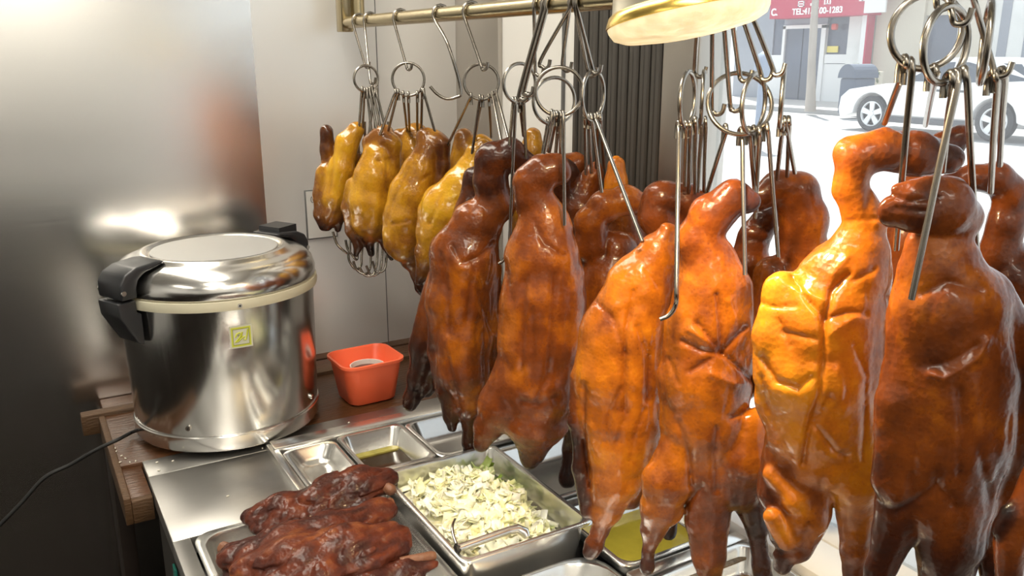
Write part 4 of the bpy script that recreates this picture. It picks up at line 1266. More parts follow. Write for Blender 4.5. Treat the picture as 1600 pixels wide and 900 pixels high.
def rib(label, chains, res=0.0026, seed=0, bones=()):
    prims = []
    pts_all = []
    for tint, pts in chains:
        L = []
        for i, (x, y, r, z) in enumerate(pts):
            w = on_z(x, y, z)
            un = np.linalg.norm(w - CAM) / F
            t_ = float(np.interp(i / max(1, len(pts) - 1), np.linspace(0, 1, len(tint)), tint)) if hasattr(tint, '__len__') else tint
            L.append((w, r * un, t_)); pts_all.append(w)
        for a, b in zip(L[:-1], L[1:]):
            prims.append([a[0], b[0], a[1], b[1], a[2], b[2]])
    O = np.mean(pts_all, 0)
    for p in prims:
        for e_ in (0, 1):
            q = p[e_] - O
            p[e_] = np.array((q[0], q[2] / FLAT, -q[1]), np.float32)
    sh = np.array((seed * 5.1, seed * 2.3, seed * 1.9))

    def extra(P, Pw):
        Pr = np.stack([Pw[:, 0] * 0.92 + Pw[:, 1] * 0.39, Pw[:, 1] * 0.92 - Pw[:, 0] * 0.39, Pw[:, 2]], 1)
        n1 = vnoise(Pr * np.array((0.30, 1, 1)) / 0.020 + sh); n2 = vnoise(Pr * np.array((0.45, 1, 1)) / 0.0085 + sh); n3 = vnoise(Pw / 0.05 + sh)
        rid = np.abs(n1 * 2 - 1); rid2 = np.abs(n2 * 2 - 1)
        return (0.012 * np.clip(0.40 - rid, 0, 1) + 0.0055 * np.clip(0.4 - rid2, 0, 1) + 0.007 * (n3 - 0.5) - 0.003).astype(np.float32), (0.45 * (n2 - 0.5) + 0.35 * (n3 - 0.5)).astype(np.float32)
    V, Q, tint = sdf_mesh([tuple(p) for p in prims], 0.018, res, FLAT, (O, np.array((1., 0, 0)), UZ, np.array((0, -1., 0))), extra)
    me = big_mesh(V - O, Q)
    at = me.attributes.new('roast', 'FLOAT', 'POINT')
    at.data.foreach_set('value', np.clip(tint, 0, 1).astype(np.float32)[:len(me.vertices)])
    o = link('pork_ribs', me, M['rib_meat'])
    o.location = O
    bpy.context.view_layer.update()
    tag(o, label, 'ribs', 'slabs of pork ribs')
    for (p0, p1, r) in bones:
        a = on_z(*p0); b = on_z(*p1)
        d = (b - a)
        tube('bone_end', [a, a + d * 0.5, a + d * 0.9, b], [r * 0.9, r, r * 1.05, r * 0.7], M['bone'], o, 10)
    return o


rib('narrow slab of glazed ribs lying topmost along the back of the pile',
    [(.55, [(400, 806, 20, .870), (445, 790, 22, .882), (500, 775, 25, .890), (560, 758, 27, .895), (598, 752, 24, .893)]),
     (.5, [(500, 755, 12, .905), (560, 742, 14, .905), (596, 742, 12, .90)]),
     ([.6, .75], [(410, 822, 16, .865), (480, 808, 18, .872), (560, 790, 18, .878)])], seed=31,
    bones=[((590, 752, .895), (614, 768, .893), .009), ((588, 742, .900), (606, 738, .900), .006)])
rib('broad slab of glazed ribs with a charred top, middle of the pile',
    [(.45, [(372, 868, 26, .872), (440, 846, 30, .884), (520, 822, 30, .888), (590, 800, 26, .884)]),
     (.35, [(390, 888, 26, .878), (460, 866, 32, .892), (540, 848, 32, .896), (612, 838, 26, .884)]),
     (.5, [(420, 915, 28, .872), (500, 890, 30, .882), (570, 872, 28, .880), (620, 858, 20, .874)])], seed=32,
    bones=[((596, 792, .886), (614, 785, .886), .009)])
rib('lower slab of glazed ribs with a long bone sticking out towards the cabbage',
    [(.5, [(510, 925, 24, .862), (570, 902, 20, .866), (640, 885, 15, .866), (672, 880, 11, .866)]),
     (.6, [(560, 925, 22, .855), (640, 905, 18, .856)])], seed=33,
    bones=[((625, 878, .872), (681, 868, .872), .0075)])
rib('stubby rib ends with pale bone tips at the left edge of the pile',
    [(.6, [(362, 862, 14, .862), (380, 880, 18, .858), (370, 905, 20, .854)]), (.55, [(400, 905, 26, .862), (420, 940, 26, .858)])], seed=34,
    bones=[((362, 860, .864), (346, 856, .862), .010)])

# ================================================================== RAIL AND HOOKS
RX, RZ, RR = 0.677, 1.636, 0.0124
rail = tag(empty('hanging_rail', (RX, 0.9, RZ)), 'thick dull brass coloured steel rail carrying all the hooks', 'rail')
tube('rail_tube', [(RX, 1.862, RZ), (RX, 1.4, RZ), (RX, 0.8, RZ), (RX, -0.6, RZ)], RR, M['rail_steel'], rail, 20)
link('post', box_mesh(RX - 0.014, RX + 0.012, 1.850, 1.885, RZ - 0.019, 2.7, 0.002), M['rail_steel'], rail)
tube('post_tube', [(0.702, 1.850, RZ - 0.002), (0.702, 1.850, 2.7)], 0.0135, M['rail_steel'], rail, 16)
tube('post_tube', [(RX, -0.5, RZ), (RX, -0.5, 2.7)], 0.0135, M['rail_steel'], rail, 16)
HK = M['hook_steel']
HR = 0.0027


def rail_D(x):
    t = (x - 800) / 1384.0
    return RX / (math.sin(YAW) + t * math.cos(YAW))


def s_hook(label, xt, bottom, D=None, r=HR, tail='ring', mid=None, group='s-shaped hooks on the rail'):
    """hangs over the rail near picture column xt and ends in a hook at 'bottom'"""
    c = on_x(xt, 20, RX)
    c = np.array((RX, c[1], RZ))
    R1 = RR + r + 0.0006
    P = []
    for a in np.radians([-35, 0, 30, 60, 90, 120, 150, 180, 205]):
        P.append(c + np.array((math.cos(a) * R1, 0, math.sin(a) * R1)))
    Db = D if D else rail_D(bottom[0]) - 0.015
    b = on_d(bottom[0], bottom[1], Db)
    if mid is not None:
        P.append(on_d(mid[0], mid[1], Db))
    if tail == 'ring':
        P.append(b + np.array((0, 0, 0.006)))
        side = RT * 0.0045 - FH * 0.003
        P += [b + side * 0.6 - UZ * 0.004, b + side * 1.4 - UZ * 0.006, b + side * 2.4 - UZ * 0.003, b + side * 2.8 + UZ * 0.006]
    else:
        for (x, y) in tail:
            P.append(on_d(x, y, Db))
    P = P[:9] + catmull(P[8:], 5)[1:]
    o = tube('s_hook', P, r, HK, None, 8)
    return tag(o, label, 'hook', group)


def ring_pts(cx, cy, rx, ry, D, n=36, tilt=0.0):
    un = unit_at(cx, cy, D)
    rr = max(rx, ry) * un
    c = on_d(cx, cy, D)
    co = min(1.0, min(rx, ry) / max(rx, ry))
    si = math.sqrt(max(0, 1 - co * co))
    if ry >= rx:
        u = RT * co + FH * si; w = UZ
    else:
        u = RT; w = UZ * co + FH * si
    u2 = u * math.cos(tilt) + w * math.sin(tilt); w2 = w * math.cos(tilt) - u * math.sin(tilt)
    return [c + (u2 * math.cos(a) + w2 * math.sin(a)) * rr for a in np.linspace(0, 2 * math.pi, n + 1)[:-1]]


def roast_hook(label, ring, D, prongs, r=HR, group='ringed roasting hooks', tilt=0.0):
    """a ring with long prongs that loop over it; prongs: (x0,y0,x1,y1,D_end[,curl]) """
    cx, cy, rx, ry = ring
    root = tag(empty('roasting_hook', tuple(on_d(cx, cy, D))), label, 'hook', group)
    tube('ring', ring_pts(cx, cy, rx, ry, D, tilt=tilt), r, HK, root, 8, closed=True)
    for q in prongs:
        x0, y0, x1, y1 = q[:4]
        De = q[4] if len(q) > 4 else D
        a = on_d(x0, y0, D)
        b = on_d(x1, y1, De)
        d = b - a; L = np.linalg.norm(d); d /= L
        # small loop over the ring, then the long shank, then the hooked tip
        back = FH * 0.009
        P = [a + back - UZ * 0.016, a + back * 1.05 - UZ * 0.006, a + back * 0.8 + UZ * 0.002, a + UZ * 0.0045, a - back * 0.35 - UZ * 0.001, a - back * 0.5 + d * 0.012, a - back * 0.2 + d * L * 0.4, b]
        if len(q) > 5:
            for (x, y) in q[5]:
                P.append(on_d(x, y, De))
        tube('prong', catmull(P, 4), r, HK, root, 8)
    return root


# s-hooks, wall end to window end
s_hook('thin s hook at the very wall end of the rail', 561, (569, 101))
s_hook('s hook second from the wall end, holding the bunched prongs', 579, (578, 126), D=1.74)
s_hook('s hook third from the wall end, straight with a ring below', 626, (634, 104))
s_hook('empty s hook, swung sideways with its open end showing', 689, (717, 128), tail=[(720, 140), (712, 152), (696, 154), (682, 146), (672, 135)], mid=(700, 70))
s_hook('s hook fifth from the wall end, tilted with a ring below', 737, (750, 103))
s_hook('long slanting s hook in the dense bunch, nearest the white panel', 862, (812, 150), D=1.27, r=0.0034)
s_hook('twin of the long slanting hook, just beside it in the bunch', 868, (820, 142), D=1.25, r=0.0034)
s_hook('short upright s hook at the left of the dense bunch', 848, (836, 112), D=1.32)
s_hook('brass tinted s hook bent across the dense bunch', 905, (845, 100), D=1.24)
s_hook('s hook dropping straight to the big double ring', 904, (879, 104), D=1.23)
s_hook('s hook at the right of the dense bunch, to the narrow ring', 912, (917, 112), D=1.21)
s_hook('outer s hook at the right of the dense bunch', 915, (924, 108), D=1.19)
s_hook('s hook slanting out from under the heat lamp, left of the pair', 1108, (1085, 112), D=1.06)
s_hook('brass tinted s hook hanging straight below the heat lamp', 1128, (1112, 170), D=1.00)
s_hook('second straight s hook below the heat lamp', 1142, (1140, 165), D=0.99)
s_hook('dark s hook below the heat lamp to the large round ring', 1153, (1154, 118), D=0.97)
s_hook('s hook leaning toward the window, to the inner ring', 1162, (1186, 116), D=0.95)
s_hook('outermost s hook below the heat lamp, leaning most', 1175, (1204, 108), D=0.93)
s_hook('s hook over the first big ring at the window end', 1440, (1458, 2), D=0.72)
s_hook('s hook over the middle big ring at the window end', 1478, (1484, 26), D=0.70)
s_hook('dark bent s hook at the window end, lowest of them', 1520, (1548, 108), D=0.74, mid=(1530, 30))

# ringed roasting hooks
roast_hook('bunched roasting hook at the wall end above the first chicken', (572, 123, 17, 20), 1.745,
           [(566, 140, 560, 210, 1.79), (570, 142, 566, 205, 1.79), (574, 142, 582, 222, 1.74), (578, 140, 592, 222, 1.73), (582, 138, 600, 226, 1.73), (586, 140, 574, 228, 1.74), (588, 142, 606, 215, 1.74)])
roast_hook('roasting hook on the second ring, its prongs spread over the second chicken', (638, 124, 25, 25), 1.66,
           [(618, 144, 590, 222, 1.73), (622, 144, 604, 215, 1.74), (630, 147, 636, 205, 1.83), (638, 148, 640, 208, 1.83), (652, 147, 652, 205, 1.83), (660, 142, 658, 208, 1.82), (662, 142, 684, 222, 1.67)])
roast_hook('roasting hook on the third ring, above the yellow chicken', (752, 128, 27, 27), 1.545,
           [(736, 150, 700, 226, 1.66), (750, 153, 736, 250, 1.59), (754, 154, 742, 214, 1.75), (764, 152, 768, 214, 1.70), (770, 148, 786, 236, 1.42), (776, 145, 800, 238, 1.42)])
roast_hook('roasting hook left of the dense bunch, its prong hooked into the folded dark neck', (812, 130, 25, 30), 1.33,
           [(806, 158, 798, 330, 1.36, [(796, 380), (788, 405), (779, 412)]), (802, 158, 796, 226, 1.38), (812, 160, 818, 212, 1.42), (818, 158, 822, 250, 1.40)])
roast_hook('large flat ring in the middle of the dense bunch', (874, 143, 37, 37), 1.215,
           [(862, 178, 850, 240, 1.22), (866, 180, 854, 236, 1.24), (880, 180, 882, 352, 1.215), (876, 180, 876, 240, 1.25), (870, 180, 858, 238, 1.30)])
roast_hook('ring turned behind the large flat ring in the dense bunch', (866, 158, 33, 36), 1.27,
           [(856, 190, 846, 252, 1.30), (872, 192, 868, 244, 1.32)])
roast_hook('narrow turned ring at the right of the dense bunch', (927, 149, 20, 38), 1.20,
           [(914, 182, 916, 272, 1.30), (920, 184, 924, 270, 1.31), (924, 184, 940, 300, 1.25), (930, 184, 1004, 378, 1.04), (934, 182, 932, 262, 1.38), (938, 184, 944, 262, 1.36)])
roast_hook('gold tinted roasting hook with the long prong in front of the long golden duck', (1074, 155, 19, 42), 1.025,
           [(1060, 196, 1057, 440, 0.915, [(1056, 475), (1046, 492), (1031, 499)]), (1072, 196, 1070, 290, 1.10), (1078, 196, 1076, 300, 1.12), (1086, 190, 1086, 300, 1.12)], tilt=-0.30)
roast_hook('narrow second ring beside the gold tinted hook', (1098, 152, 9, 40), 1.05, [(1096, 190, 1090, 302, 1.13), (1102, 190, 1100, 305, 1.14)])
roast_hook('large round ring below the heat lamp', (1156, 162, 50, 46), 0.985,
           [(1134, 202, 1102, 310, 1.02), (1158, 207, 1164, 430, 0.94), (1170, 206, 1182, 330, 1.02), (1178, 204, 1180, 330, 1.08)])
roast_hook('tilted oval ring overlapping the large round ring', (1178, 162, 28, 46), 0.965,
           [(1186, 206, 1180, 340, 1.04), (1198, 200, 1216, 400, 1.05)])
roast_hook('narrow ring nearest the window below the heat lamp', (1222, 152, 14, 46), 0.95,
           [(1226, 190, 1242, 270, 1.03), (1232, 190, 1230, 275, 1.05), (1222, 192, 1214, 280, 1.05)])
roast_hook('first big ring at the window end, prongs in the brightest duck', (1448, 50, 56, 56), 0.715,
           [(1414, 98, 1382, 192, 0.83), (1422, 102, 1400, 390, 0.77), (1460, 112, 1446, 196, 0.97)], r=0.0030)
roast_hook('middle big ring at the window end, overlapping the first', (1478, 70, 49, 58), 0.70,
           [(1494, 120, 1424, 468, 0.695), (1486, 122, 1472, 268, 0.74), (1506, 116, 1526, 395, 0.76)], r=0.0030)
roast_hook('third big ring at the window end, turned sideways', (1540, 66, 26, 62), 0.74,
           [(1566, 116, 1562, 258, 0.86), (1554, 120, 1548, 300, 0.86)], r=0.0030)

# cluster of empty curved hooks hanging below the second chicken
gp = 'empty hooks hanging under the chickens'
spare = [((560, 300), (548, 395), [(535, 390), (526, 380), (520, 362)]), ((570, 300), (560, 405), [(550, 398), (543, 388), (540, 375)]), ((578, 300), (566, 415), [(555, 420), (546, 408), (544, 395)]),
         ((586, 300), (580, 420), [(570, 428), (558, 422), (552, 408)]), ((592, 300), (590, 415), [(582, 430), (570, 430), (562, 418)]), ((600, 300), (598, 412), [(592, 426), (580, 430), (572, 415)]), ((606, 300), (606, 405), [(600, 422), (588, 424), (582, 408)])]
sl = ['outermost empty hook with its tip pointing at the cooker', 'second empty hook from the cooker side of the cluster', 'third empty hook from the cooker side of the cluster', 'middle empty hook of the cluster, lowest of all',
      'empty hook right of the lowest one in the cluster', 'sixth empty hook of the cluster from the cooker side', 'last empty hook of the cluster, tucked behind the plump chicken']
for (a, b, tl), lb in zip(spare, sl):
    D_ = 1.80
    P = [on_d(a[0], a[1] - 110, D_), on_d(a[0], a[1], D_), on_d(b[0], b[1] - 25, D_ - 0.01), on_d(b[0] - 2, b[1], D_ - 0.02)] + [on_d(x, y, D_ - 0.03) for x, y in tl]
    tag(tube('meat_hook', P, HR, HK, None, 8, smooth_n=5), lb, 'hook', gp)

# ================================================================== HEAT LAMP
lc = on_d(1074, 24, 0.81)
un = unit_at(1074, 24, 0.81)
Rl = 128 * un
tilt_img = math.atan2(44, 256)
ax = UZ * math.cos(tilt_img) - RT * math.sin(tilt_img)
ax = ax + FH * 0.10; ax /= np.linalg.norm(ax)
e1 = np.cross(ax, FH); e1 /= np.linalg.norm(e1); e2 = np.cross(ax, e1)
Mx = Matrix(((e1[0], e2[0], ax[0], lc[0]), (e1[1], e2[1], ax[1], lc[1]), (e1[2], e2[2], ax[2], lc[2]), (0, 0, 0, 1)))
hl = empty('heat_lamp', (0, 0, 0)); hl.matrix_world = Mx
tag(hl, 'bell shaped heat lamp with a glowing cream lens above the ducks', 'lamp')


def lamp_part(name, prof, mat, n=56):
    v, f = lathe_data(prof, n, (0, 0, 0))
    me = mesh_from(v, f); me.set_sharp_from_angle(angle=math.radians(50))
    o = bpy.data.objects.new(name, me); COL.objects.link(o); me.materials.append(mat); o.parent = hl
    return o


k_ = Rl
lamp_part('shade', [(0.93 * k_, 0.10 * k_), (0.90 * k_, 0.16 * k_), (0.86 * k_, 0.35 * k_), (0.80 * k_, 0.7 * k_), (0.66 * k_, 1.15 * k_), (0.40 * k_, 1.55 * k_), (0.20 * k_, 1.75 * k_), (0.20 * k_, 2.3 * k_)], M['lamp_shade'])
lamp_part('rim', [(0.90 * k_, 0.16 * k_), (0.955 * k_, 0.12 * k_), (0.995 * k_, 0.03 * k_), (1.0 * k_, 0.0), (0.97 * k_, -0.012 * k_), (0.93 * k_, 0.03 * k_)], M['lamp_gold'])
lamp_part('lens', [(0.985 * k_, -0.005 * k_), (0.975 * k_, -0.06 * k_), (0.93 * k_, -0.14 * k_), (0.80 * k_, -0.20 * k_), (0.5 * k_, -0.24 * k_), (0.05 * k_, -0.25 * k_)], M['lamp_lens'])
cordm = tube_data([(0, 0, 2.3 * k_), (0, 0, 2.8 * k_), (0.02, 0, 0.6), (0.03, 0, 0.95)], 0.006, 8)
o = bpy.data.objects.new('flex', mesh_from(*cordm)); COL.objects.link(o); o.data.materials.append(M['rubber']); o.parent = hl
ld = bpy.data.lights.new('heat_lamp_light', 'AREA')
ld.shape = 'DISK'; ld.size = 0.7 * Rl; ld.energy = 4.6; ld.color = (1.0, 0.74, 0.40)
lo_ = bpy.data.objects.new('heat_lamp_light', ld); COL.objects.link(lo_)
lo_.location = tuple(lc - ax * 0.30 * Rl)
lo_.rotation_euler = Vector(tuple(-ax)).to_track_quat('-Z', 'Y').to_euler()

# ================================================================== THE STREET OUTSIDE
GZ = 0.02
struct(box('road', M['asphalt'], 1.15, 19.0, -14, 45, GZ - 0.2, GZ))
struct(box('sidewalk_far', M['pavement'], 19.0, 22.6, -14, 45, GZ - 0.2, GZ + 0.12))
struct(box('kerb', M['kerb'], 18.85, 19.0, -14, 45, GZ - 0.2, GZ + 0.13))
# unseen canopy added to block direct sun at the shop's own window
struct(box('sun_blocker', M['kerb'], WX + 0.10, WX + 1.35, -2.6, 2.4, 2.42, 2.50))

FXX = 22.5
def fy(px, y=60): return on_x(px, y, FXX)[1]
def fz(px, y): return on_x(px, y, FXX)[2]

# facade as separate wall bays along the far pavement
fac = tag(empty('shop_building', (FXX, 16, 0)), 'pale shopfront building across the street', 'building')
def bay(name, mat, xa, xb, z0, z1, depth=0.3, off=0.0):
    ya, yb = fy(xb), fy(xa)
    return link(name, box_mesh(FXX + off, FXX + off + depth, ya, yb, z0, z1), mat, fac)
bay('wall', M['grey_wall'], 1150, 1208, 0.1, 9.0, 0.5)
bay('wall', M['grey_wall'], 1208, 1330, 2.9, 9.0, 0.5)
bay('wall', M['pale_wall'], 1328, 1366, 0.1, 9.0, 0.5, -0.1)
bay('wall', M['beige'], 1372, 1445, 0.1, 9.0, 0.5, -0.15)
bay('wall', M['beige'], 1500, 1545, 0.1, 9.0, 0.5, -0.15)
bay('wall', M['beige'], 1445, 1500, 2.6, 9.0, 0.5, -0.05)
bay('wall', M['pale_wall'], 1545, 1720, 0.1, 9.0, 0.5, 0.0)
bay('wall', M['trim_white'], 1200, 1224, 0.1, fz(1210, 86), 0.35, -0.03)
bay('window', M['shop_glass'], 1204, 1224, fz(1210, 86), 2.9, 0.2, 0.05)
bay('window', M['shop_glass'], 1445, 1500, 0.4, 2.6, 0.2, 0.1)
bay('window', M['shop_glass'], 1290, 1330, 0.5, 2.9, 0.2, 0.1)
bay('panel', M['trim_white'], 1290, 1330, 0.1, fz(1310, 100), 0.3, 0.0)
bay('pole', M['trim_white'], 1362, 1369, 0.1, 5.0, 0.3, -0.5)
bay('pole', M['awning_red'], 1369, 1371.5, 0.1, 5.0, 0.3, -0.5)
for (a, b) in ((1560, 1575), (1600, 1640)):
    bay('window', M['grey_wall'], a, b, 0.8, 3.0, 0.2, -0.02)
dr = tag(empty('shop_door', (FXX, fy(1256), 0.14)), 'dark glazed shop door in a pale frame under the red awning', 'door')
zt = fz(1256, 40)
for (nm, mat, a, b, z0, z1, off) in (('door_leaf', M['shop_glass'], 1228, 1253, 0.14, zt - 0.08, 0.02), ('door_leaf', M['shop_glass'], 1255, 1284, 0.14, zt - 0.08, 0.02),
                                     ('frame', M['trim_white'], 1224, 1228, 0.14, zt, -0.05), ('frame', M['trim_white'], 1284, 1291, 0.14, zt, -0.05), ('frame', M['trim_white'], 1224, 1291, zt - 0.09, zt + 0.02, -0.05)):
    link(nm, box_mesh(FXX + off, FXX + off + 0.12, fy(b), fy(a), z0, z1), mat, dr)
bay('transom', M['grey_wall'], 1224, 1291, zt + 0.02, 2.9, 0.3, 0.0)

# red awning with white lettering
aw = tag(empty('shop_awning', (FXX - 0.6, fy(1265), fz(1265, 26))), 'dark red shop awning with white telephone lettering across the street', 'awning')
AX = FXX - 0.75
def ay(px, y=20): return on_x(px, y, AX)[1]
ya, yb = ay(1356), ay(1203)
zb = on_x(1265, 27, AX)[2]
v = [(AX, ya, zb), (AX, yb, zb), (AX, yb, zb + 1.5), (AX, ya, zb + 1.5), (FXX, ya, zb), (FXX, yb, zb), (FXX, yb, zb + 1.9), (FXX, ya, zb + 1.9)]
link('valance', mesh_from(v, [(0, 3, 2, 1), (4, 5, 6, 7), (0, 1, 5, 4), (3, 7, 6, 2), (0, 4, 7, 3), (1, 2, 6, 5)], False), M['awning_red'], aw)


def lettering(txt, px, py, size, parent, X, bold=0.0):
    cu = bpy.data.curves.new('t', 'FONT'); cu.body = txt; cu.size = size; cu.extrude = 0.01; cu.offset = bold
    p = on_x(px, py, X)
    tmp = bpy.data.objects.new('t', cu); COL.objects.link(tmp)
    dg = bpy.context.evaluated_depsgraph_get()
    me = bpy.data.meshes.new_from_object(tmp.evaluated_get(dg))
    bpy.data.objects.remove(tmp)
    # text runs towards -Y and faces -X
    me.transform(Matrix(((0, 0, -1, p[0] - 0.012), (-1, 0, 0, p[1]), (0, 1, 0, p[2]), (0, 0, 0, 1))))
    return link('lettering', me, M['letter_white'], parent)


lettering('TEL:415-600-1283', 1238, 23.2, 0.255, aw, AX, 0.006)
lettering('C.', 1205, 24.5, 0.30, aw, AX, 0.008)
# lower edges of the large characters (cut by the top of the picture)
def glyph(strokes, px, py, s):
    p = on_x(px, py, AX)
    vs, fs = [], []
    for (u0, u1, w0, w1) in strokes:
        k = len(vs)
        for xx in (-0.02, 0.0):
            for (u, w) in ((u0, w0), (u1, w0), (u1, w1), (u0, w1)):
                vs.append((AX + xx, p[1] - u * s, p[2] + w * s))
        fs += [tuple(i + k for i in q) for q in ((0, 1, 2, 3), (7, 6, 5, 4), (0, 4, 5, 1), (1, 5, 6, 2), (2, 6, 7, 3), (3, 7, 4, 0))]
    link('lettering', mesh_from(vs, fs, False), M['letter_white'], aw)
glyph([(0, 1, 0, .14), (0, .16, 0, .7), (.84, 1, 0, .7), (0, 1, .3, .42), (0, 1, .6, .72), (-.1, 1.1, .9, 1.05), (.42, .58, .9, 1.5), (-.1, 1.1, 1.3, 1.45)], 1247, 11, 0.24)
glyph([(.4, .6, 0, 1.6), (-.05, .25, 0, .3), (.75, 1.05, 0, .3), (0, 1, .8, .95)], 1267, 9, 0.24)
glyph([(0, .16, 0, 1.5), (.84, 1, 0, 1.5), (0, 1, .7, .84), (0, 1, 1.35, 1.5), (.42, .58, 0, .7), (.3, .7, 0, .14)], 1288, 7, 0.24)
glyph([(0, 1, 0, .2), (0, 1, .5, .65), (.4, .6, 0, 1.2)], 1343, 2, 0.22)
sg = tag(empty('white_sign', (AX, fy(1368), fz(1368, 8))), 'white signboard beside the red awning', 'sign')
link('board', box_mesh(AX - 0.1, AX - 0.04, ay(1386), ay(1353), on_x(1368, 20, AX)[2], 4.6), M['trim_white'], sg)

tag(box('lantern', M['lantern_red'], FXX - 0.2, FXX - 0.05, fy(1311), fy(1303), fz(1307, 47), fz(1307, 37), 0.05), 'small red lantern hanging in the shop window', 'lantern')
tag(box('notice', M['poster_yellow'], FXX + 0.05, FXX + 0.08, fy(1309), fy(1292), fz(1300, 82), fz(1300, 72)), 'yellow notice in the shop window across the street', 'poster')
tag(box('notice', M['trim_white'], FXX - 0.03, FXX - 0.01, fy(1326), fy(1292), fz(1305, 99), fz(1305, 85)), 'white notice below the yellow one in the shop window', 'poster')

# tree, bin, planter
tb = on_z(1267, 172, GZ + 0.12)
tz = lambda px, y: on_d(px, y, float((tb - CAM) @ FH))
tube('tree', [tz(1266, 174), tz(1267, 140), tz(1268.5, 90), tz(1271, 50), tz(1273, 15), tz(1276, -20), tz(1276, -70)], [0.15, 0.12, 0.10, 0.10, 0.09, 0.085, 0.08], M['bark'], None, 10)
tag(bpy.data.objects['tree'], 'slender pale tree trunk on the far pavement', 'tree')
bb = on_z(1318, 178, GZ + 0.12)
Db_ = float((bb - CAM) @ FH)
bp_ = lambda px, y: on_d(px, y, Db_)
bl, br_ = bp_(1286, 176), bp_(1352, 176)
binr = tag(empty('rubbish_bin', tuple(bb)), 'dark blue grey domed rubbish bin on the far pavement', 'bin')
X0, Y0, Y1 = bb[0], br_[1] , bl[1]
if Y0 > Y1: Y0, Y1 = Y1, Y0
hbin = bp_(1318, 122)[2]
link('body', box_mesh(X0, X0 + 0.8, Y0 + 0.05, Y1 - 0.05, GZ + 0.12, hbin, 0.05), M['bin'], binr)
vs = []
n = 10
for i in range(n + 1):
    a = math.pi * i / n
    yy = (Y0 + Y1) / 2 - math.cos(a) * (Y1 - Y0) / 2
    zz = hbin + math.sin(a) * (bp_(1318, 100)[2] - hbin)
    vs += [(X0 - 0.03, yy, zz), (X0 + 0.83, yy, zz)]
fs = [(2 * i, 2 * i + 1, 2 * i + 3, 2 * i + 2) for i in range(n)] + [tuple(2 * i for i in range(n + 1)), tuple(2 * i + 1 for i in reversed(range(n + 1)))] + [(0, 2 * n, 2 * n + 1, 1)]
link('lid', mesh_from(vs, fs, False), M['bin'], binr)
vs, fs = [], []
for i in range(160):
    c = bp_(random.uniform(1272, 1300), random.uniform(106, 126)) + np.array((random.uniform(1.15, 1.8), 0, 0))
    a = np.array([random.uniform(-1, 1) for _ in range(3)]) * 0.14; b = np.array([random.uniform(-1, 1) for _ in range(3)]) * 0.07
    k = len(vs); vs += [c - a, c + b, c + a, c - b]; fs.append((k, k + 1, k + 2, k + 3))
pl = tag(empty('planter', tuple(bp_(1285, 150) + np.array((1.2, 0, 0)))), 'leafy green planter between the tree and the bin', 'planter')
link('foliage', mesh_from(vs, fs, False), M['leaf'], pl)['kind'] = 'stuff'
pz = bp_(1286, 126)[2]
pa, pb = bp_(1300, 150)[1], bp_(1274, 150)[1]
link('box', box_mesh(X0 + 1.0, X0 + 1.6, min(pa, pb), max(pa, pb), GZ + 0.12, pz + 0.2, 0.02), M['beige'], pl)

# parking meter near the middle of the road edge
pm = on_z(1183, 235, GZ); Dm = float((pm - CAM) @ FH)
pp = lambda px, y: on_d(px, y, Dm)
mt = tag(empty('parking_meter', tuple(pm)), 'blue grey parking meter on the near pavement behind the hooks', 'meter')
um = unit_at(1183, 150, Dm)
lathe('post', [(7 * um, 0), (6 * um, pp(1183, 125)[2] - GZ)], M['meter'], mt, 14, (pm[0], pm[1], GZ))
hz = pp(1183, 125)[2]
lathe('head', [(9 * um, 0), (14 * um, 8 * um), (14 * um, 28 * um), (10 * um, 38 * um), (3 * um, 43 * um)], M['meter'], mt, 18, (pm[0], pm[1], hz))

# ------------------------------------------------------------------ parked white car
CX = 15.55                                  # near side of the car
fw_ = on_x(1358, 186, CX); rw_ = on_x(1550, 192, CX)
wy_f, wy_r = fw_[1], rw_[1]
WR = 0.36
car = tag(empty('parked_car', (CX + 0.9, (wy_f + wy_r) / 2, GZ)), 'white estate car parked along the far side of the street', 'car')
nose, tail_ = wy_f + 0.80, wy_r - 0.95


def arch(yc, r, n=10):
    return [(yc + r * math.cos(a), GZ + WR + r * math.sin(a)) for a in np.linspace(0, math.pi, n)]


zb_ = GZ + 0.24
low = [(tail_ + 0.05, zb_)] + [(y, z) for y, z in reversed(arch(wy_r, 0.43))] + [(y, z) for y, z in reversed(arch(wy_f, 0.43))] + [(nose - 0.06, zb_), (nose, GZ + 0.42), (nose - 0.03, GZ + 0.68), (nose - 0.22, GZ + 0.84),
      (wy_f - 0.30, GZ + 0.98), (wy_r - 0.1, GZ + 1.02), (tail_ + 0.02, GZ + 1.05), (tail_ - 0.02, GZ + 0.6), (tail_, GZ + 0.35)]


def extrude_y(prof, x0, x1, bev, inset=0.0, zin=None):
    bm = bmesh.new()
    A = [bm.verts.new((x0, y, z)) for y, z in prof]; B = [bm.verts.new((x1, y, z)) for y, z in prof]
    bm.faces.new(A); bm.faces.new(list(reversed(B)))
    for i in range(len(prof)):
        j = (i + 1) % len(prof)
        bm.faces.new((A[j], A[i], B[i], B[j]))
    bmesh.ops.recalc_face_normals(bm, faces=bm.faces)
    if bev: bmesh.ops.bevel(bm, geom=[e for e in bm.edges if e.calc_length() > 0.12], offset=bev, segments=2, affect='EDGES', profile=0.6)
    return bm


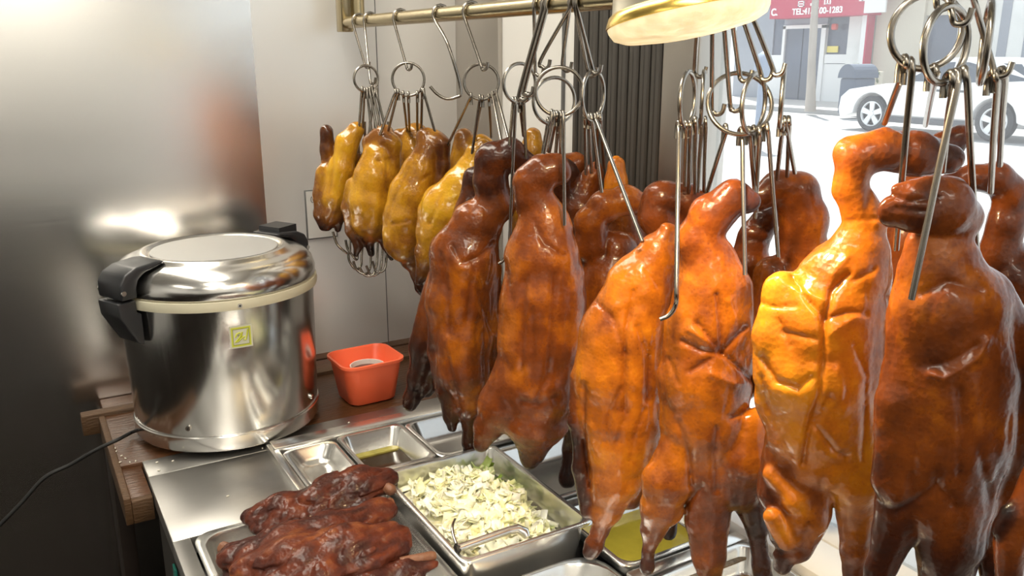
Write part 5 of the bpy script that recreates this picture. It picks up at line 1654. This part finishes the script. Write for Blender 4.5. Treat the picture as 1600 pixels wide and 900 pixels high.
link('body', bm_mesh(extrude_y(low, CX, CX + 1.78, 0.03), True, 30), M['car_white'], car)
gh = [(wy_f - 0.42, 0.97), (wy_f - 1.25, 1.44), (wy_f - 1.7, 1.50), (wy_r - 0.3, 1.47), (tail_ + 0.10, 1.03)]
rf = [(wy_f - 1.25, 1.44), (wy_f - 1.7, 1.50), (wy_r - 0.3, 1.47), (wy_r - 0.42, 1.41), (wy_f - 1.7, 1.44), (wy_f - 1.28, 1.40)]
bm = bmesh.new()
A = [bm.verts.new((CX + (0.06 if z < 1.2 else 0.22), y, GZ + z)) for y, z in gh]; B = [bm.verts.new((CX + 1.78 - (0.06 if z < 1.2 else 0.22), y, GZ + z)) for y, z in gh]
bm.faces.new(A); bm.faces.new(list(reversed(B)))
for i in range(len(gh)):
    j = (i + 1) % len(gh); bm.faces.new((A[j], A[i], B[i], B[j]))
link('cabin', bm_mesh(bm, False), M['car_white'], car)


def side_pane(pts):
    # on the sloped cabin side: x goes from 0.06 at the belt (z 1.0) to 0.22 at the roof (z 1.45)
    vs = []
    for o_ in (-0.012, 0.005):
        for (y, z) in pts:
            t = (z - 1.0) / 0.45
            vs.append((CX + 0.06 + 0.16 * t + o_, y, GZ + z))
    n = len(pts)
    fs = [tuple(range(n)), tuple(reversed(range(n, 2 * n)))] + [(i, i + n, (i + 1) % n + n, (i + 1) % n) for i in range(n)]
    return mesh_from(vs, fs, False)


link('side_window', side_pane([(wy_f - 0.70, 1.04), (wy_f - 1.30, 1.39), (wy_f - 1.62, 1.41), (wy_f - 1.62, 1.04)]), M['car_glass'], car)
link('side_window', side_pane([(wy_f - 1.70, 1.04), (wy_f - 1.70, 1.41), (wy_r + 0.30, 1.40), (wy_r + 0.30, 1.05)]), M['car_glass'], car)
link('side_window', side_pane([(wy_r + 0.22, 1.05), (wy_r + 0.22, 1.40), (wy_r - 0.28, 1.38), (wy_r - 0.55, 1.10)]), M['car_glass'], car)
link('sill_trim', box_mesh(CX - 0.01, CX + 0.08, wy_r + 0.45, wy_f - 0.45, zb_ - 0.02, zb_ + 0.10, 0.01), M['car_trim'], car)
link('tail_light', box_mesh(CX - 0.012, CX + 0.2, tail_ - 0.01, tail_ + 0.30, GZ + 0.80, GZ + 0.94, 0.01), M['tail_red'], car)
link('door_mirror', box_mesh(CX - 0.16, CX + 0.02, wy_f - 0.86, wy_f - 0.70, GZ + 1.0, GZ + 1.13, 0.02), M['car_white'], car)
for hy in (wy_f - 1.42, wy_r + 0.62):
    link('door_handle', box_mesh(CX - 0.025, CX + 0.005, hy - 0.1, hy + 0.1, GZ + 0.86, GZ + 0.90, 0.005), M['car_trim'], car)


def car_wheel(yc):
    w = link('wheel', mesh_from([(CX + 0.11, yc, GZ + WR)], [], False), None, car)
    w.data.materials.append(M['tyre'])
    def lx(prof, mat, name):
        v, f = lathe_data(prof, 32, cap=name in ('hub', 'rim_back'))
        v = [(CX + z, yc + r * math.cos(0) * 0 + x, GZ + WR + y) for (x, y, z), r in zip(v, [0] * len(v))]
        me = mesh_from(v, f); me.set_sharp_from_angle(angle=math.radians(40))
        return link(name, me, mat, w)
    lx([(0.26, 0.04), (WR - 0.04, 0.015), (WR, 0.05), (WR, 0.20), (0.26, 0.22)], M['tyre'], 'tyre')
    lx([(0.255, 0.10), (0.255, 0.04), (0.235, 0.035), (0.23, 0.09)], M['alloy'], 'rim')
    lx([(0.24, 0.10), (0.01, 0.10)], M['car_trim'], 'rim_back')
    lx([(0.055, 0.09), (0.055, 0.035), (0.01, 0.03)], M['alloy'], 'hub')
    for k in range(5):
        a = 2 * math.pi * k / 5 + 0.3
        d = np.array((0, math.cos(a), math.sin(a))); s_ = np.array((0, -math.sin(a), math.cos(a)))
        c = np.array((CX + 0.045, yc, GZ + WR))
        vv = []
        for o_ in (0.0, 0.03):
            for (t, wd) in ((0.04, 0.07), (0.24, 0.10)):
                for sg_ in (-1, 1):
                    vv.append(c + d * t + s_ * wd * sg_ * 0.6 + np.array((o_, 0, 0)))
        link('spoke', mesh_from(vv, [(0, 2, 3, 1), (4, 5, 7, 6), (0, 4, 6, 2), (1, 3, 7, 5), (2, 6, 7, 3), (0, 1, 5, 4)], False), M['alloy'], w)


car_wheel(wy_f); car_wheel(wy_r)
